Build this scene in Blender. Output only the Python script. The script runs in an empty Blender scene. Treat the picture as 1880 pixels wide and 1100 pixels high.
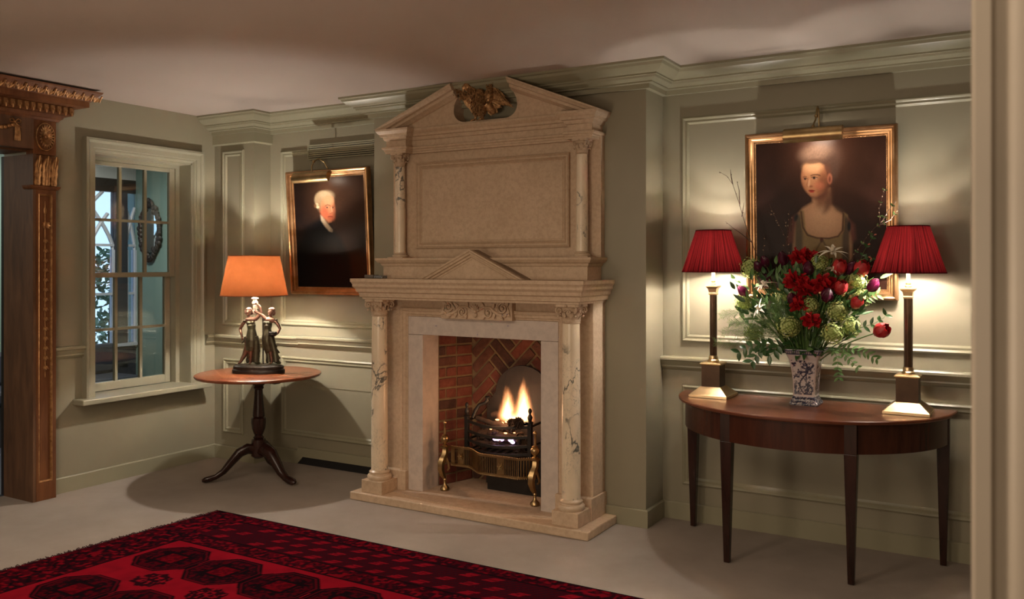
import bpy, bmesh, math, random
import numpy as np
from mathutils import Vector, Matrix

random.seed(7)
rng = np.random.default_rng(7)
PI = math.pi
C = bpy.context.scene.collection
SC = bpy.context.scene

# ------------------------------------------------------------------ camera
F, CX, CY, TH, EYE = 1601.0, 940.0, 485.0, math.radians(30.55), 1.5
cam = bpy.data.cameras.new('camera')
camo = bpy.data.objects.new('camera', cam)
C.objects.link(camo)
camo.location = (0, 0, EYE)
camo.rotation_euler = (PI / 2, 0, TH)
cam.sensor_width = 36.0
cam.lens = F / 1880 * 36
cam.shift_y = -(550 - CY) / 1880
cam.clip_start = 0.05
cam.dof.use_dof = True
cam.dof.focus_distance = 5.0
cam.dof.aperture_fstop = 5.6
SC.camera = camo
FW = Vector((-math.sin(TH), math.cos(TH), 0))
RT = Vector((math.cos(TH), math.sin(TH), 0))
CO = Vector((0, 0, EYE))


def at(u, v, Y=None, X=None, Z=None):
    """point of the room that a pixel of the photograph shows on a known plane (used while measuring the room)"""
    r = FW + RT * ((u - CX) / F) + Vector((0, 0, 1)) * ((CY - v) / F)
    if Y is not None: t = Y / r.y
    elif X is not None: t = X / r.x
    else: t = (Z - EYE) / r.z
    return CO + r * t


# ------------------------------------------------------------------ view, world, light
SC.view_settings.view_transform = 'Standard'
SC.view_settings.look = 'None'
SC.view_settings.exposure = 0.66
SC.view_settings.gamma = 1.0
SC.view_settings.use_curve_mapping = False
SC.cycles.use_denoising = True
SC.cycles.max_bounces = 10
SC.cycles.diffuse_bounces = 6
SC.cycles.transmission_bounces = 8
SC.cycles.transparent_max_bounces = 12
SC.cycles.sample_clamp_indirect = 80.0
SC.cycles.caustics_reflective = False
SC.cycles.caustics_refractive = False
SC.cycles.volume_bounces = 0
W = bpy.data.worlds.new('world')
SC.world = W
W.use_nodes = True
W.node_tree.nodes['Background'].inputs[0].default_value = (0.62, 0.74, 1.0, 1)   # dusk daylight outside
W.node_tree.nodes['Background'].inputs[1].default_value = 1.3

WARM = (1.0, 0.80, 0.56)


def light(name, kind, loc, power, col=WARM, size=0.03, target=None, **kw):
    d = bpy.data.lights.new(name, kind)
    d.energy = power
    d.color = col
    if kind == 'AREA':
        d.shape = 'RECTANGLE'
        d.size = size
        d.size_y = kw.pop('size_y', size)
    else:
        d.shadow_soft_size = size
    for k, v in kw.items(): setattr(d, k, v)
    o = bpy.data.objects.new(name, d)
    C.objects.link(o)
    o.location = loc
    if target is not None:
        o.rotation_euler = (Vector(target) - Vector(loc)).to_track_quat('-Z', 'Y').to_euler()
    return o


# unseen fill lights added out of frame to brighten the room
light('hall_fill_top', 'AREA', (-1.3, 0.6, 2.58), 36, (1, 0.80, 0.60), 3.0, size_y=1.6)
light('hall_fill_low', 'POINT', (-2.3, 0.75, 1.30), 42, (1, 0.79, 0.58), 0.30)  # added to lift ceiling, carpet and fireplace; no lamp stands here
light('hall_fill_back', 'POINT', (-1.2, -0.9, 1.45), 30, (1, 0.80, 0.60), 0.35)  # added soft fill from behind the camera, no real fixture
light('hall_fill_left', 'AREA', (-3.6, 1.4, 2.58), 13, (1, 0.80, 0.60), 1.0)  # overhead fill, added for brightness only
light('teal_fill_top', 'AREA', (-6.7, 4.4, 2.55), 30, (1, 0.9, 0.78), 0.5)  # invented source, added because the teal wall came out dark
light('teal_fill_mirror', 'POINT', (-7.2, 1.5, 2.3), 9, (1, 0.9, 0.78), 0.1)  # added unseen to brighten the wall that the oval mirror reflects
light('corridor_fill', 'AREA', (0.9, 0.4, 2.45), 1.0, (1, 0.80, 0.60), 0.5)  # weak added fill on the near side of the jamb

# ------------------------------------------------------------------ materials


def lin(c):
    c = np.asarray(c, float) / 255.0
    return tuple(np.where(c <= 0.04045, c / 12.92, ((c + 0.055) / 1.055) ** 2.4))


def rgba(c): return (c[0], c[1], c[2], 1.0)


class NT:
    def __init__(s, name):
        s.m = bpy.data.materials.new(name)
        s.m.use_nodes = True
        s.t = s.m.node_tree
        s.b = s.t.nodes['Principled BSDF']
        s.out = s.t.nodes['Material Output']

    def n(s, typ, **kw):
        nd = s.t.nodes.new(typ)
        for k, v in kw.items():
            if k.startswith('i_'): nd.inputs[k[2:].replace('_', ' ')].default_value = v
            else: setattr(nd, k, v)
        return nd

    def l(s, a, b): s.t.links.new(a, b)

    def coord(s, scale=(1, 1, 1), kind='Object', rot=(0, 0, 0)):
        tc = s.n('ShaderNodeTexCoord')
        mp = s.n('ShaderNodeMapping')
        mp.inputs['Scale'].default_value = scale
        mp.inputs['Rotation'].default_value = rot
        s.l(tc.outputs[kind], mp.inputs[0])
        return mp.outputs[0]

    def noise(s, vec, scale, detail=4, rough=0.55, dist=0.0):
        nd = s.n('ShaderNodeTexNoise')
        nd.inputs['Scale'].default_value = scale
        nd.inputs['Detail'].default_value = detail
        nd.inputs['Roughness'].default_value = rough
        nd.inputs['Distortion'].default_value = dist
        s.l(vec, nd.inputs['Vector'])
        return nd.outputs['Fac']

    def ramp(s, fac, stops):
        nd = s.n('ShaderNodeValToRGB')
        cr = nd.color_ramp
        while len(cr.elements) < len(stops): cr.elements.new(0.5)
        for e, (p, c) in zip(cr.elements, stops):
            e.position = p
            e.color = rgba(c) if len(c) == 3 else c
        s.l(fac, nd.inputs[0])
        return nd.outputs[0]

    def mix(s, fac, a, b, mode='MIX'):
        nd = s.n('ShaderNodeMix', data_type='RGBA', blend_type=mode)
        for sock, v in ((nd.inputs[0], fac), (nd.inputs[6], a), (nd.inputs[7], b)):
            if hasattr(v, 'is_linked'): s.l(v, sock)
            elif isinstance(v, (int, float)): sock.default_value = v
            else: sock.default_value = rgba(v)
        return nd.outputs[2]

    def math(s, op, a, b=0.0):
        nd = s.n('ShaderNodeMath', operation=op)
        for i, v in ((0, a), (1, b)):
            if hasattr(v, 'is_linked'): s.l(v, nd.inputs[i])
            else: nd.inputs[i].default_value = v
        return nd.outputs[0]

    def bump(s, h, strength=0.2, dist=0.01):
        nd = s.n('ShaderNodeBump')
        nd.inputs['Strength'].default_value = strength
        nd.inputs['Distance'].default_value = dist
        s.l(h, nd.inputs['Height'])
        s.l(nd.outputs[0], s.b.inputs['Normal'])

    def set(s, rough=None, metal=None, spec=None, col=None, coat=None):
        if rough is not None: s.b.inputs['Roughness'].default_value = rough
        if metal is not None: s.b.inputs['Metallic'].default_value = metal
        if spec is not None: s.b.inputs['Specular IOR Level'].default_value = spec
        if coat is not None: s.b.inputs['Coat Weight'].default_value = coat
        if col is not None:
            if hasattr(col, 'is_linked'): s.l(col, s.b.inputs['Base Color'])
            else: s.b.inputs['Base Color'].default_value = rgba(col)
        return s


def simple(name, c1, c2=None, scale=8.0, rough=0.5, metal=0.0, spec=0.5, bump=0.0, bscale=60.0, stretch=(1, 1, 1), coat=None):
    n = NT(name)
    v = n.coord(stretch)
    if c2 is None: c2 = tuple(x * 0.85 for x in c1)
    f = n.noise(v, scale)
    n.set(rough, metal, spec, n.ramp(f, [(0.3, c2), (0.7, c1)]), coat)
    if bump: n.bump(n.noise(v, bscale, 3), bump, 0.004)
    return n.m


M = {}
M['wall'] = simple('sage_wall_paint', (0.258, 0.234, 0.165), (0.246, 0.222, 0.156), 2.0, 0.42, bump=0.03, bscale=40)
M['trim'] = simple('sage_trim_paint', (0.275, 0.257, 0.176), (0.262, 0.244, 0.166), 3.0, 0.30)
M['ceiling'] = simple('warm_ceiling_paint', (0.43, 0.365, 0.32), (0.42, 0.355, 0.31), 1.0, 0.8, spec=0.2)
M['jamb'] = simple('light_tinted_jamb_paint', (0.275, 0.235, 0.185), None, 3.0, 0.45)  # sage paint made pinker: light on the jamb put into its colour
M['winpaint'] = simple('window_paint', (0.28, 0.265, 0.195), (0.268, 0.253, 0.185), 4.0, 0.33)

n = NT('carpet_pile'); v = n.coord()
n.set(0.95, 0, 0.1, n.ramp(n.noise(v, 2.2, 6, 0.6), [(0.3, (0.275, 0.235, 0.205)), (0.7, (0.35, 0.30, 0.26))]))
n.bump(n.noise(v, 320, 2), 0.5, 0.003); M['carpet'] = n.m


def stone(name, a, b, c, rough=0.55, scale=14):
    n = NT(name); v = n.coord()
    big = n.ramp(n.noise(v, scale * 0.35, 5), [(0.3, a), (0.7, b)])
    fine = n.ramp(n.noise(v, scale * 3, 6, 0.7), [(0.42, (0, 0, 0)), (0.62, (1, 1, 1))])
    n.set(rough, 0, 0.4, n.mix(n.math('MULTIPLY', fine, 0.6), big, c))
    n.bump(n.noise(v, 110, 4), 0.12, 0.003)
    return n.m


M['stone'] = stone('pale_limestone', (0.57, 0.43, 0.305), (0.50, 0.37, 0.25), (0.40, 0.285, 0.19))
M['polished_stone'] = stone('polished_pale_stone', (0.60, 0.47, 0.34), (0.53, 0.405, 0.28), (0.46, 0.34, 0.235), 0.3)
M['hearth'] = stone('worn_hearth_stone', (0.52, 0.40, 0.30), (0.43, 0.325, 0.235), (0.35, 0.255, 0.175), 0.7, 9)
M['white_marble'] = stone('greyish_white_marble', (0.60, 0.52, 0.46), (0.53, 0.455, 0.40), (0.43, 0.37, 0.335), 0.35, 6)


def veined(name, base, base2, vein):
    n = NT(name); v0 = n.coord((1.2, 1.2, 0.75), rot=(0.35, 0.75, 0.2))
    oi = n.n('ShaderNodeObjectInfo'); va_ = n.n('ShaderNodeVectorMath', operation='MULTIPLY_ADD')
    n.l(oi.outputs['Location'], va_.inputs[0]); va_.inputs[1].default_value = (3.1, 1.7, 2.3); n.l(v0, va_.inputs[2]); v = va_.outputs[0]
    w = n.noise(v, 6.5, 4, 0.55, 0.5)
    d = n.math('ABSOLUTE', n.math('SUBTRACT', w, 0.5))
    line = n.ramp(d, [(0.0, (1, 1, 1)), (0.010, (0.8, 0.8, 0.8)), (0.026, (0, 0, 0))])
    msk = n.ramp(n.noise(v, 5.2, 2), [(0.44, (0, 0, 0)), (0.52, (1, 1, 1))])
    w2 = n.noise(v, 26.0, 4, 0.6, 0.8)
    d2 = n.math('ABSOLUTE', n.math('SUBTRACT', w2, 0.5))
    line2 = n.ramp(d2, [(0.0, (0.5, 0.5, 0.5)), (0.02, (0, 0, 0))])
    f = n.math('MULTIPLY', n.math('MAXIMUM', line, n.math('MULTIPLY', line2, 0.9)), msk)
    bc = n.ramp(n.noise(v, 9, 4), [(0.3, base2), (0.7, base)])
    n.set(0.28, 0, 0.5, n.mix(f, bc, vein))
    return n.m


M['veined'] = veined('veined_marble', (0.76, 0.64, 0.48), (0.65, 0.54, 0.39), (0.07, 0.075, 0.07))


def brickmat(name, a, b):
    n = NT(name); v = n.coord(kind='Object')
    n.set(0.85, 0, 0.2, n.ramp(n.noise(v, 22, 5, 0.65), [(0.3, a), (0.7, b)]))
    n.bump(n.noise(v, 90, 4), 0.4, 0.004)
    return n.m


BR = [brickmat('red_brick', (0.125, 0.036, 0.024), (0.19, 0.062, 0.040)), brickmat('brown_brick', (0.085, 0.034, 0.023), (0.14, 0.060, 0.040)),
      brickmat('dark_brick', (0.048, 0.025, 0.019), (0.095, 0.043, 0.031)), brickmat('orange_brick', (0.16, 0.062, 0.034), (0.21, 0.09, 0.05))]
M['mortar'] = simple('old_mortar', (0.21, 0.138, 0.07), (0.15, 0.095, 0.048), 20, 0.95, bump=0.3)
M['iron'] = simple('black_iron', (0.022, 0.019, 0.018), (0.012, 0.011, 0.010), 20, 0.5, 0.3, bump=0.2, bscale=80)
M['fireback'] = simple('sooty_fireback', (0.035, 0.027, 0.025), (0.02, 0.016, 0.015), 9, 0.8, 0.1, bump=0.15)
M['brass'] = simple('polished_brass', (0.46, 0.33, 0.17), (0.33, 0.22, 0.10), 14, 0.32, 1.0)
M['brass_dark'] = simple('aged_brass', (0.105, 0.060, 0.034), (0.07, 0.040, 0.024), 14, 0.3, 0.6)
M['brass_bright'] = simple('gilded_brass', (0.72, 0.55, 0.33), (0.62, 0.46, 0.26), 10, 0.3, 1.0)
M['gilt'] = simple('gold_leaf_frame', (0.52, 0.31, 0.16), (0.30, 0.15, 0.062), 12, 0.32, 0.9, bump=0.1)
M['gilt_old'] = simple('rubbed_gilding', (0.52, 0.28, 0.115), (0.20, 0.09, 0.034), 45, 0.42, 0.6, bump=0.3)
M['eagle'] = simple('gilded_feathers', (0.66, 0.38, 0.17), (0.17, 0.085, 0.036), 70, 0.40, 0.5, bump=0.4)


def wood(name, a, b, rough=0.3, stretch=(1, 12, 12), scale=2.2, coat=0.0, spec=0.5):
    n = NT(name); v = n.coord(stretch)
    g = n.noise(v, scale, 6, 0.6, 0.6)
    n.set(rough, 0, spec, n.ramp(g, [(0.32, a), (0.68, b)]), coat)
    return n.m


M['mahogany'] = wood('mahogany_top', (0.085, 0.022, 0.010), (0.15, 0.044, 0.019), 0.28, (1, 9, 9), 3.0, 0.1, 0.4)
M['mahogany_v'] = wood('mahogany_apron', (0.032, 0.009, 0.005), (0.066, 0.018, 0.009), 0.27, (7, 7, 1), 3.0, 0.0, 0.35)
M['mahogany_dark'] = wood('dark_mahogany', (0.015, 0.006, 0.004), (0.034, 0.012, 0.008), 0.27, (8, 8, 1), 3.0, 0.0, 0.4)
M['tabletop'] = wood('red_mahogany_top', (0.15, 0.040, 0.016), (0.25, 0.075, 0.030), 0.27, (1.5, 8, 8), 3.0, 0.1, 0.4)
M['doorwood'] = wood('carved_brown_wood', (0.075, 0.034, 0.016), (0.15, 0.072, 0.034), 0.55, (6, 6, 1), 3.0)
M['doorwood_r'] = wood('reddish_carved_wood', (0.10, 0.036, 0.013), (0.175, 0.068, 0.024), 0.6, (6, 6, 1), 3.0, 0, 0.25)
M['dark_door'] = simple('dark_door_edge', (0.02, 0.013, 0.011), None, 5, 0.35)
M['teal'] = simple('teal_wall_paint', (0.155, 0.24, 0.225), (0.145, 0.225, 0.21), 2, 0.6)
M['navy'] = simple('navy_panel', (0.03, 0.036, 0.055), None, 3, 0.6)
M['dark_pier'] = simple('dark_window_pier', (0.035, 0.036, 0.045), None, 3, 0.6)
M['lav'] = simple('white_window_paint', (0.50, 0.53, 0.62), None, 3, 0.5)
M['outceil'] = simple('outer_room_ceiling', (0.55, 0.55, 0.56), None, 3, 0.7)
M['blackwood'] = simple('black_carved_frame', (0.018, 0.013, 0.012), None, 30, 0.5)
M['bronze'] = simple('patinated_bronze', (0.045, 0.036, 0.03), (0.02, 0.017, 0.014), 30, 0.42, 0.5, bump=0.2)
M['copper'] = simple('coppery_skin', (0.22, 0.115, 0.085), (0.13, 0.062, 0.045), 40, 0.36, 0.55)
M['greendress'] = simple('green_bronze_dress', (0.085, 0.085, 0.05), (0.05, 0.034, 0.022), 30, 0.38, 0.5, bump=0.15)
M['cream'] = simple('cream_candle_tube', (0.62, 0.50, 0.42), None, 10, 0.5)
M['black'] = simple('black_hollow_shade', (0.006, 0.005, 0.005), None, 5, 0.9)  # near-black that puts the shade of gaps and hollows into colour
M['grey_case'] = simple('grey_brown_case', (0.13, 0.105, 0.085), None, 5, 0.6)
M['silver'] = simple('silver_clasp', (0.42, 0.42, 0.42), (0.04, 0.04, 0.04), 160, 0.4, 0.6)
M['white_vase'] = simple('white_glaze', (0.6, 0.52, 0.5), None, 6, 0.2)
M['log'] = simple('charred_log', (0.055, 0.03, 0.02), (0.016, 0.011, 0.009), 25, 0.9, bump=0.6)
M['cone'] = simple('pine_cone', (0.05, 0.028, 0.018), None, 25, 0.8)


def shade_mat(name, col, trans, pleat=None, rough=0.9, low=0.55):
    n = NT(name)
    d = n.n('ShaderNodeBsdfDiffuse'); t = n.n('ShaderNodeBsdfTranslucent'); mx = n.n('ShaderNodeMixShader')
    v = n.coord()
    if pleat:   # streaky silk: colour varies round the shade in thin upright threads
        sx = n.n('ShaderNodeSeparateXYZ'); n.l(v, sx.inputs[0])
        ang = n.math('ARCTAN2', sx.outputs[1], sx.outputs[0])
        cb = n.n('ShaderNodeCombineXYZ'); n.l(n.math('MULTIPLY', ang, pleat), cb.inputs[0]); n.l(n.math('MULTIPLY', sx.outputs[2], 2.0), cb.inputs[1])
        f = n.noise(cb.outputs[0], 1.0, 3, 0.7)
    else:
        f = n.noise(v, 14, 5, 0.6)
    c = n.ramp(f, [(0.38 if pleat else 0.28, tuple(x * low for x in col)), (0.62 if pleat else 0.72, col)])
    n.l(c, d.inputs[0]); n.l(c, t.inputs[0])
    mx.inputs[0].default_value = trans
    n.l(d.outputs[0], mx.inputs[1]); n.l(t.outputs[0], mx.inputs[2]); n.l(mx.outputs[0], n.out.inputs[0])
    return n.m


M['shade_red'] = shade_mat('pleated_red_silk', (0.125, 0.009, 0.011), 0.5, 30, 0.9, 0.22)
M['shade_lining'] = shade_mat('pale_pink_lining', (0.82, 0.72, 0.66), 0.14, None, 0.9, 0.95)
M['shade_orange'] = shade_mat('orange_card_shade', (0.305, 0.102, 0.036), 0.42, None, 0.9, 0.84)
M['shade_orange_in'] = shade_mat('cream_lining', (0.82, 0.73, 0.62), 0.20, None, 0.9, 0.95)
M['shade_trim'] = simple('brown_shade_trim', (0.25, 0.08, 0.03), None, 5, 0.8)


def emis(name, col, s):
    n = NT(name)
    e = n.n('ShaderNodeEmission'); e.inputs[0].default_value = rgba(col); e.inputs[1].default_value = s
    n.l(e.outputs[0], n.out.inputs[0])
    return n.m


M['bulb'] = emis('lit_frosted_bulb', (1, 0.92, 0.82), 2150)
M['bulb_upper'] = emis('lit_upper_bulb', (1, 0.92, 0.82), 1150)
M['bulb_left'] = emis('lit_bulb', (1, 0.92, 0.82), 2350)
M['tube_bulb'] = emis('lit_tube_bulb', (1, 0.88, 0.74), 2.5)
M['ember'] = emis('glowing_embers', (1, 0.32, 0.10), 5)
M['ember2'] = emis('violet_gas_glow', (0.85, 0.55, 1.0), 3)


def glassmat():
    n = NT('window_glass')
    tr = n.n('ShaderNodeBsdfTransparent'); gl = n.n('ShaderNodeBsdfGlossy'); fr = n.n('ShaderNodeFresnel'); mx = n.n('ShaderNodeMixShader')
    tr.inputs[0].default_value = (0.9, 0.95, 0.95, 1)
    gl.inputs['Roughness'].default_value = 0.01
    fr.inputs[0].default_value = 1.5
    n.l(fr.outputs[0], mx.inputs[0]); n.l(tr.outputs[0], mx.inputs[1]); n.l(gl.outputs[0], mx.inputs[2]); n.l(mx.outputs[0], n.out.inputs[0])
    return n.m


M['glass'] = glassmat()
n = NT('mirror_glass'); n.set(0.05, 1.0, 0.5, (0.75, 0.85, 0.82)); M['mirror'] = n.m


def painted(name, rough=0.5, spec=0.5, coat=0.0, bump=0.0, bscale=300):
    n = NT(name)
    a = n.n('ShaderNodeAttribute', attribute_name='paint')
    n.l(a.outputs['Color'], n.b.inputs['Base Color'])
    n.set(rough, 0, spec, None, coat)
    n.b.inputs['Coat Roughness'].default_value = 0.22
    if bump: n.bump(n.noise(n.coord(), bscale, 3), bump, 0.002)
    return n.m


M['oil'] = painted('varnished_oil_paint', 0.33, 0.10, 0.0, 0.25, 220)
M['rug'] = painted('wool_rug_pile', 1.0, 0.0, 0.0, 0.5, 260)
M['porcelain'] = painted('blue_white_porcelain', 0.15, 0.5, 0.3)

# ------------------------------------------------------------------ mesh helpers


class MB:
    def __init__(s): s.v = []; s.f = []; s.col = None

    def add(s, vs, fs):
        b = len(s.v)
        s.v += [tuple(p) for p in vs]
        s.f += [tuple(i + b for i in f) for f in fs]
        return s

    def box(s, x0, x1, y0, y1, z0, z1):
        return s.add([(x0, y0, z0), (x1, y0, z0), (x1, y1, z0), (x0, y1, z0), (x0, y0, z1), (x1, y0, z1), (x1, y1, z1), (x0, y1, z1)],
                     [(3, 2, 1, 0), (4, 5, 6, 7), (0, 1, 5, 4), (1, 2, 6, 5), (2, 3, 7, 6), (3, 0, 4, 7)])

    def frustum(s, cx, cy, z0, z1, a0, b0, a1, b1):
        vs = [(cx + sx * a, cy + sy * b, z) for z, a, b in ((z0, a0, b0), (z1, a1, b1)) for sx, sy in ((-1, -1), (1, -1), (1, 1), (-1, 1))]
        return s.add(vs, [(3, 2, 1, 0), (4, 5, 6, 7), (0, 1, 5, 4), (1, 2, 6, 5), (2, 3, 7, 6), (3, 0, 4, 7)])

    def sqlathe(s, cx, cy, prof):
        vs = []; fs = []
        for a, z in prof: vs += [(cx - a, cy - a, z), (cx + a, cy - a, z), (cx + a, cy + a, z), (cx - a, cy + a, z)]
        for i in range(len(prof) - 1):
            for k in range(4):
                l = (k + 1) % 4
                fs.append((i * 4 + k, i * 4 + l, i * 4 + 4 + l, i * 4 + 4 + k))
        m = len(prof) * 4
        fs += [(3, 2, 1, 0), (m - 4, m - 3, m - 2, m - 1)]
        return s.add(vs, fs)

    def lathe(s, cx, cy, prof, n=28, sy=1.0, cap=True):
        vs = []; fs = []
        for r, z in prof:
            for k in range(n):
                a = 2 * PI * k / n
                vs.append((cx + r * math.cos(a), cy + sy * r * math.sin(a), z))
        for i in range(len(prof) - 1):
            for k in range(n):
                l = (k + 1) % n
                fs.append((i * n + k, i * n + l, (i + 1) * n + l, (i + 1) * n + k))
        if cap:
            fs.append(tuple(range(n - 1, -1, -1)))
            fs.append(tuple((len(prof) - 1) * n + k for k in range(n)))
        return s.add(vs, fs)

    def tube(s, pts, rad, n=8, flat=1.0, cap=True):
        pts = [Vector(p) for p in pts]
        if not hasattr(rad, '__len__'): rad = [rad] * len(pts)
        vs = []; fs = []
        up = None
        for i, p in enumerate(pts):
            t = (pts[min(i + 1, len(pts) - 1)] - pts[max(i - 1, 0)])
            t = t.normalized() if t.length > 1e-9 else Vector((0, 0, 1))
            if up is None:
                up = t.orthogonal().normalized()
            up = (up - t * up.dot(t))
            up = up.normalized() if up.length > 1e-6 else t.orthogonal().normalized()
            w = t.cross(up)
            for k in range(n):
                a = 2 * PI * k / n
                vs.append(p + up * (rad[i] * math.cos(a)) + w * (rad[i] * flat * math.sin(a)))
        for i in range(len(pts) - 1):
            for k in range(n):
                l = (k + 1) % n
                fs.append((i * n + k, i * n + l, (i + 1) * n + l, (i + 1) * n + k))
        if cap:
            fs.append(tuple(range(n - 1, -1, -1)))
            fs.append(tuple((len(pts) - 1) * n + k for k in range(n)))
        return s.add(vs, fs)

    def ball(s, c, r, n=12, m=8, axes=None):
        c = Vector(c)
        if not hasattr(r, '__len__'): r = (r, r, r)
        ax = axes or (Vector((1, 0, 0)), Vector((0, 1, 0)), Vector((0, 0, 1)))
        vs = []; fs = []
        for i in range(1, m):
            ph = PI * i / m
            for k in range(n):
                a = 2 * PI * k / n
                vs.append(c + ax[0] * (r[0] * math.sin(ph) * math.cos(a)) + ax[1] * (r[1] * math.sin(ph) * math.sin(a)) + ax[2] * (r[2] * math.cos(ph)))
        vs += [c + ax[2] * r[2], c - ax[2] * r[2]]
        for i in range(m - 2):
            for k in range(n):
                l = (k + 1) % n
                fs.append((i * n + k, (i + 1) * n + k, (i + 1) * n + l, i * n + l))
        t, b = len(vs) - 2, len(vs) - 1
        for k in range(n):
            l = (k + 1) % n
            fs.append((t, k, l)); fs.append((b, (m - 2) * n + l, (m - 2) * n + k))
        return s.add(vs, fs)

    def prism(s, poly, to3, d0, d1):
        k = len(poly)
        vs = [to3(a, b, d0) for a, b in poly] + [to3(a, b, d1) for a, b in poly]
        fs = [tuple(range(k)), tuple(range(2 * k - 1, k - 1, -1))]
        for i in range(k):
            j = (i + 1) % k
            fs.append((i, k + i, k + j, j))
        return s.add(vs, fs)

    def sweep(s, path, prof, closed=False):
        """profile (outwards, z) swept along a plan path with mitred corners; outwards is the right-hand side"""
        P = [Vector((p[0], p[1])) for p in path]
        n = len(P); k = len(prof); vs = []; fs = []
        for i in range(n):
            def nrm(a, b):
                d = (b - a).normalized(); return Vector((d.y, -d.x))
            if closed: n0, n1 = nrm(P[i - 1], P[i]), nrm(P[i], P[(i + 1) % n])
            else:
                n0 = nrm(P[max(i - 1, 0)], P[max(i, 1)]); n1 = nrm(P[min(i, n - 2)], P[min(i + 1, n - 1)])
            mt = (n0 + n1); mt = mt / max(mt.dot(n0), 1e-6)
            for o, z in prof: vs.append((P[i].x + mt.x * o, P[i].y + mt.y * o, z))
        for i in range(n if closed else n - 1):
            a, b = i * k, ((i + 1) % n) * k
            for j in range(k):
                l = (j + 1) % k
                fs.append((a + j, b + j, b + l, a + l))
        if not closed: fs += [tuple(range(k)), tuple((n - 1) * k + j for j in range(k - 1, -1, -1))]
        return s.add(vs, fs)

    def frame(s, P0, U, V, w, h, prof, N):
        """rectangular moulding: profile (inset, proud) round a rectangle"""
        P0, U, V, N = Vector(P0), Vector(U), Vector(V), Vector(N)
        k = len(prof); vs = []; fs = []
        for a, b in ((0, 0), (1, 0), (1, 1), (0, 1)):
            for i, p in prof:
                vs.append(P0 + U * (i if a == 0 else w - i) + V * (i if b == 0 else h - i) + N * p)
        for c in range(4):
            a, b = c * k, ((c + 1) % 4) * k
            for j in range(k):
                l = (j + 1) % k
                fs.append((a + j, b + j, b + l, a + l))
        return s.add(vs, fs)

    def grid(s, fn, nu, nv):
        vs = [fn(i / nu, j / nv) for j in range(nv + 1) for i in range(nu + 1)]
        fs = [(j * (nu + 1) + i, j * (nu + 1) + i + 1, (j + 1) * (nu + 1) + i + 1, (j + 1) * (nu + 1) + i) for j in range(nv) for i in range(nu)]
        return s.add(vs, fs)

    def leaf(s, base, along, side, nrm, L, Wd, curl=0.0, n=5, cup=0.15):
        """a pointed leaf blade, slightly cupped and curling towards nrm"""
        base, along, side, nrm = Vector(base), Vector(along), Vector(side), Vector(nrm)
        vs = []; fs = []
        for i in range(n + 1):
            t = i / n
            c = base + along * (L * t) + nrm * (curl * L * t * t)
            w = Wd * 0.5 * math.sin(PI * min(0.999, 0.06 + 0.94 * t) ** 0.85)
            vs += [c - side * w + nrm * (cup * w), c, c + side * w + nrm * (cup * w)]
        for i in range(n):
            a = i * 3
            fs += [(a, a + 1, a + 4, a + 3), (a + 1, a + 2, a + 5, a + 4)]
        return s.add(vs, fs)


def put(name, mb, mat, parent=None, smooth=None, bevel=0.0, kind=None, label=None, cat=None, group=None, fix=True):
    me = bpy.data.meshes.new(name)
    off = Vector((0, 0, 0))
    p = parent
    while p is not None: off += Vector(p.location); p = p.parent
    if not isinstance(mb, MB):
        me = mb
        me.transform(Matrix.Translation(-off))
    else:
        vs = [(a - off.x, b - off.y, c - off.z) for a, b, c in mb.v]
        me.from_pydata(vs, [], mb.f)
        if fix:
            bm = bmesh.new(); bm.from_mesh(me)
            bmesh.ops.recalc_face_normals(bm, faces=bm.faces)
            bm.to_mesh(me); bm.free()
    if smooth:
        me.polygons.foreach_set('use_smooth', [True] * len(me.polygons))
        me.set_sharp_from_angle(angle=math.radians(smooth))
    me.materials.append(M[mat] if isinstance(mat, str) else mat)
    o = bpy.data.objects.new(name, me)
    C.objects.link(o)
    if parent is not None: o.parent = parent
    if bevel:
        b = o.modifiers.new('bevel', 'BEVEL'); b.width = bevel; b.segments = 2; b.limit_method = 'ANGLE'
        b.angle_limit = math.radians(40)
        b.harden_normals = False
    if kind: o['kind'] = kind
    if label: o['label'] = label
    if cat: o['category'] = cat
    if group: o['group'] = group
    return o


def thing(name, label, cat, loc, group=None, kind=None):
    o = bpy.data.objects.new(name, None)
    C.objects.link(o)
    o.location = loc
    o.empty_display_size = 0.05
    if label: o['label'] = label
    if cat: o['category'] = cat
    if group: o['group'] = group
    if kind: o['kind'] = kind
    return o


def blob(name, mb, mat, parent, voxel=0.003, smooth_it=4, fac=0.5):
    """fuse overlapping solids into one continuous skin"""
    me = bpy.data.meshes.new('fuse'); me.from_pydata(mb.v, [], mb.f)
    bm = bmesh.new(); bm.from_mesh(me); bmesh.ops.recalc_face_normals(bm, faces=bm.faces); bm.to_mesh(me); bm.free()
    o = bpy.data.objects.new('fuse', me); C.objects.link(o)
    r = o.modifiers.new('r', 'REMESH'); r.mode = 'VOXEL'; r.voxel_size = voxel
    s = o.modifiers.new('s', 'SMOOTH'); s.iterations = smooth_it; s.factor = fac
    bpy.context.view_layer.update()
    dg = bpy.context.evaluated_depsgraph_get()
    m2 = bpy.data.meshes.new_from_object(o.evaluated_get(dg))
    bpy.data.objects.remove(o); bpy.data.meshes.remove(me)
    m2.name = name
    m2.materials.clear()
    m2.polygons.foreach_set('use_smooth', [True] * len(m2.polygons))
    off = Vector((0, 0, 0)); p = parent
    while p is not None: off += Vector(p.location); p = p.parent
    m2.transform(Matrix.Translation(-off))
    m2.materials.append(M[mat])
    ob = bpy.data.objects.new(name, m2); C.objects.link(ob); ob.parent = parent
    return ob


def copy_tree(o, parent=None):
    c = o.copy(); C.objects.link(c)
    if parent is not None: c.parent = parent
    for ch in o.children: copy_tree(ch, c)
    return c


def struct(name, mb, mat, **kw): return put(name, mb, mat, kind='structure', **kw)

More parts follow.
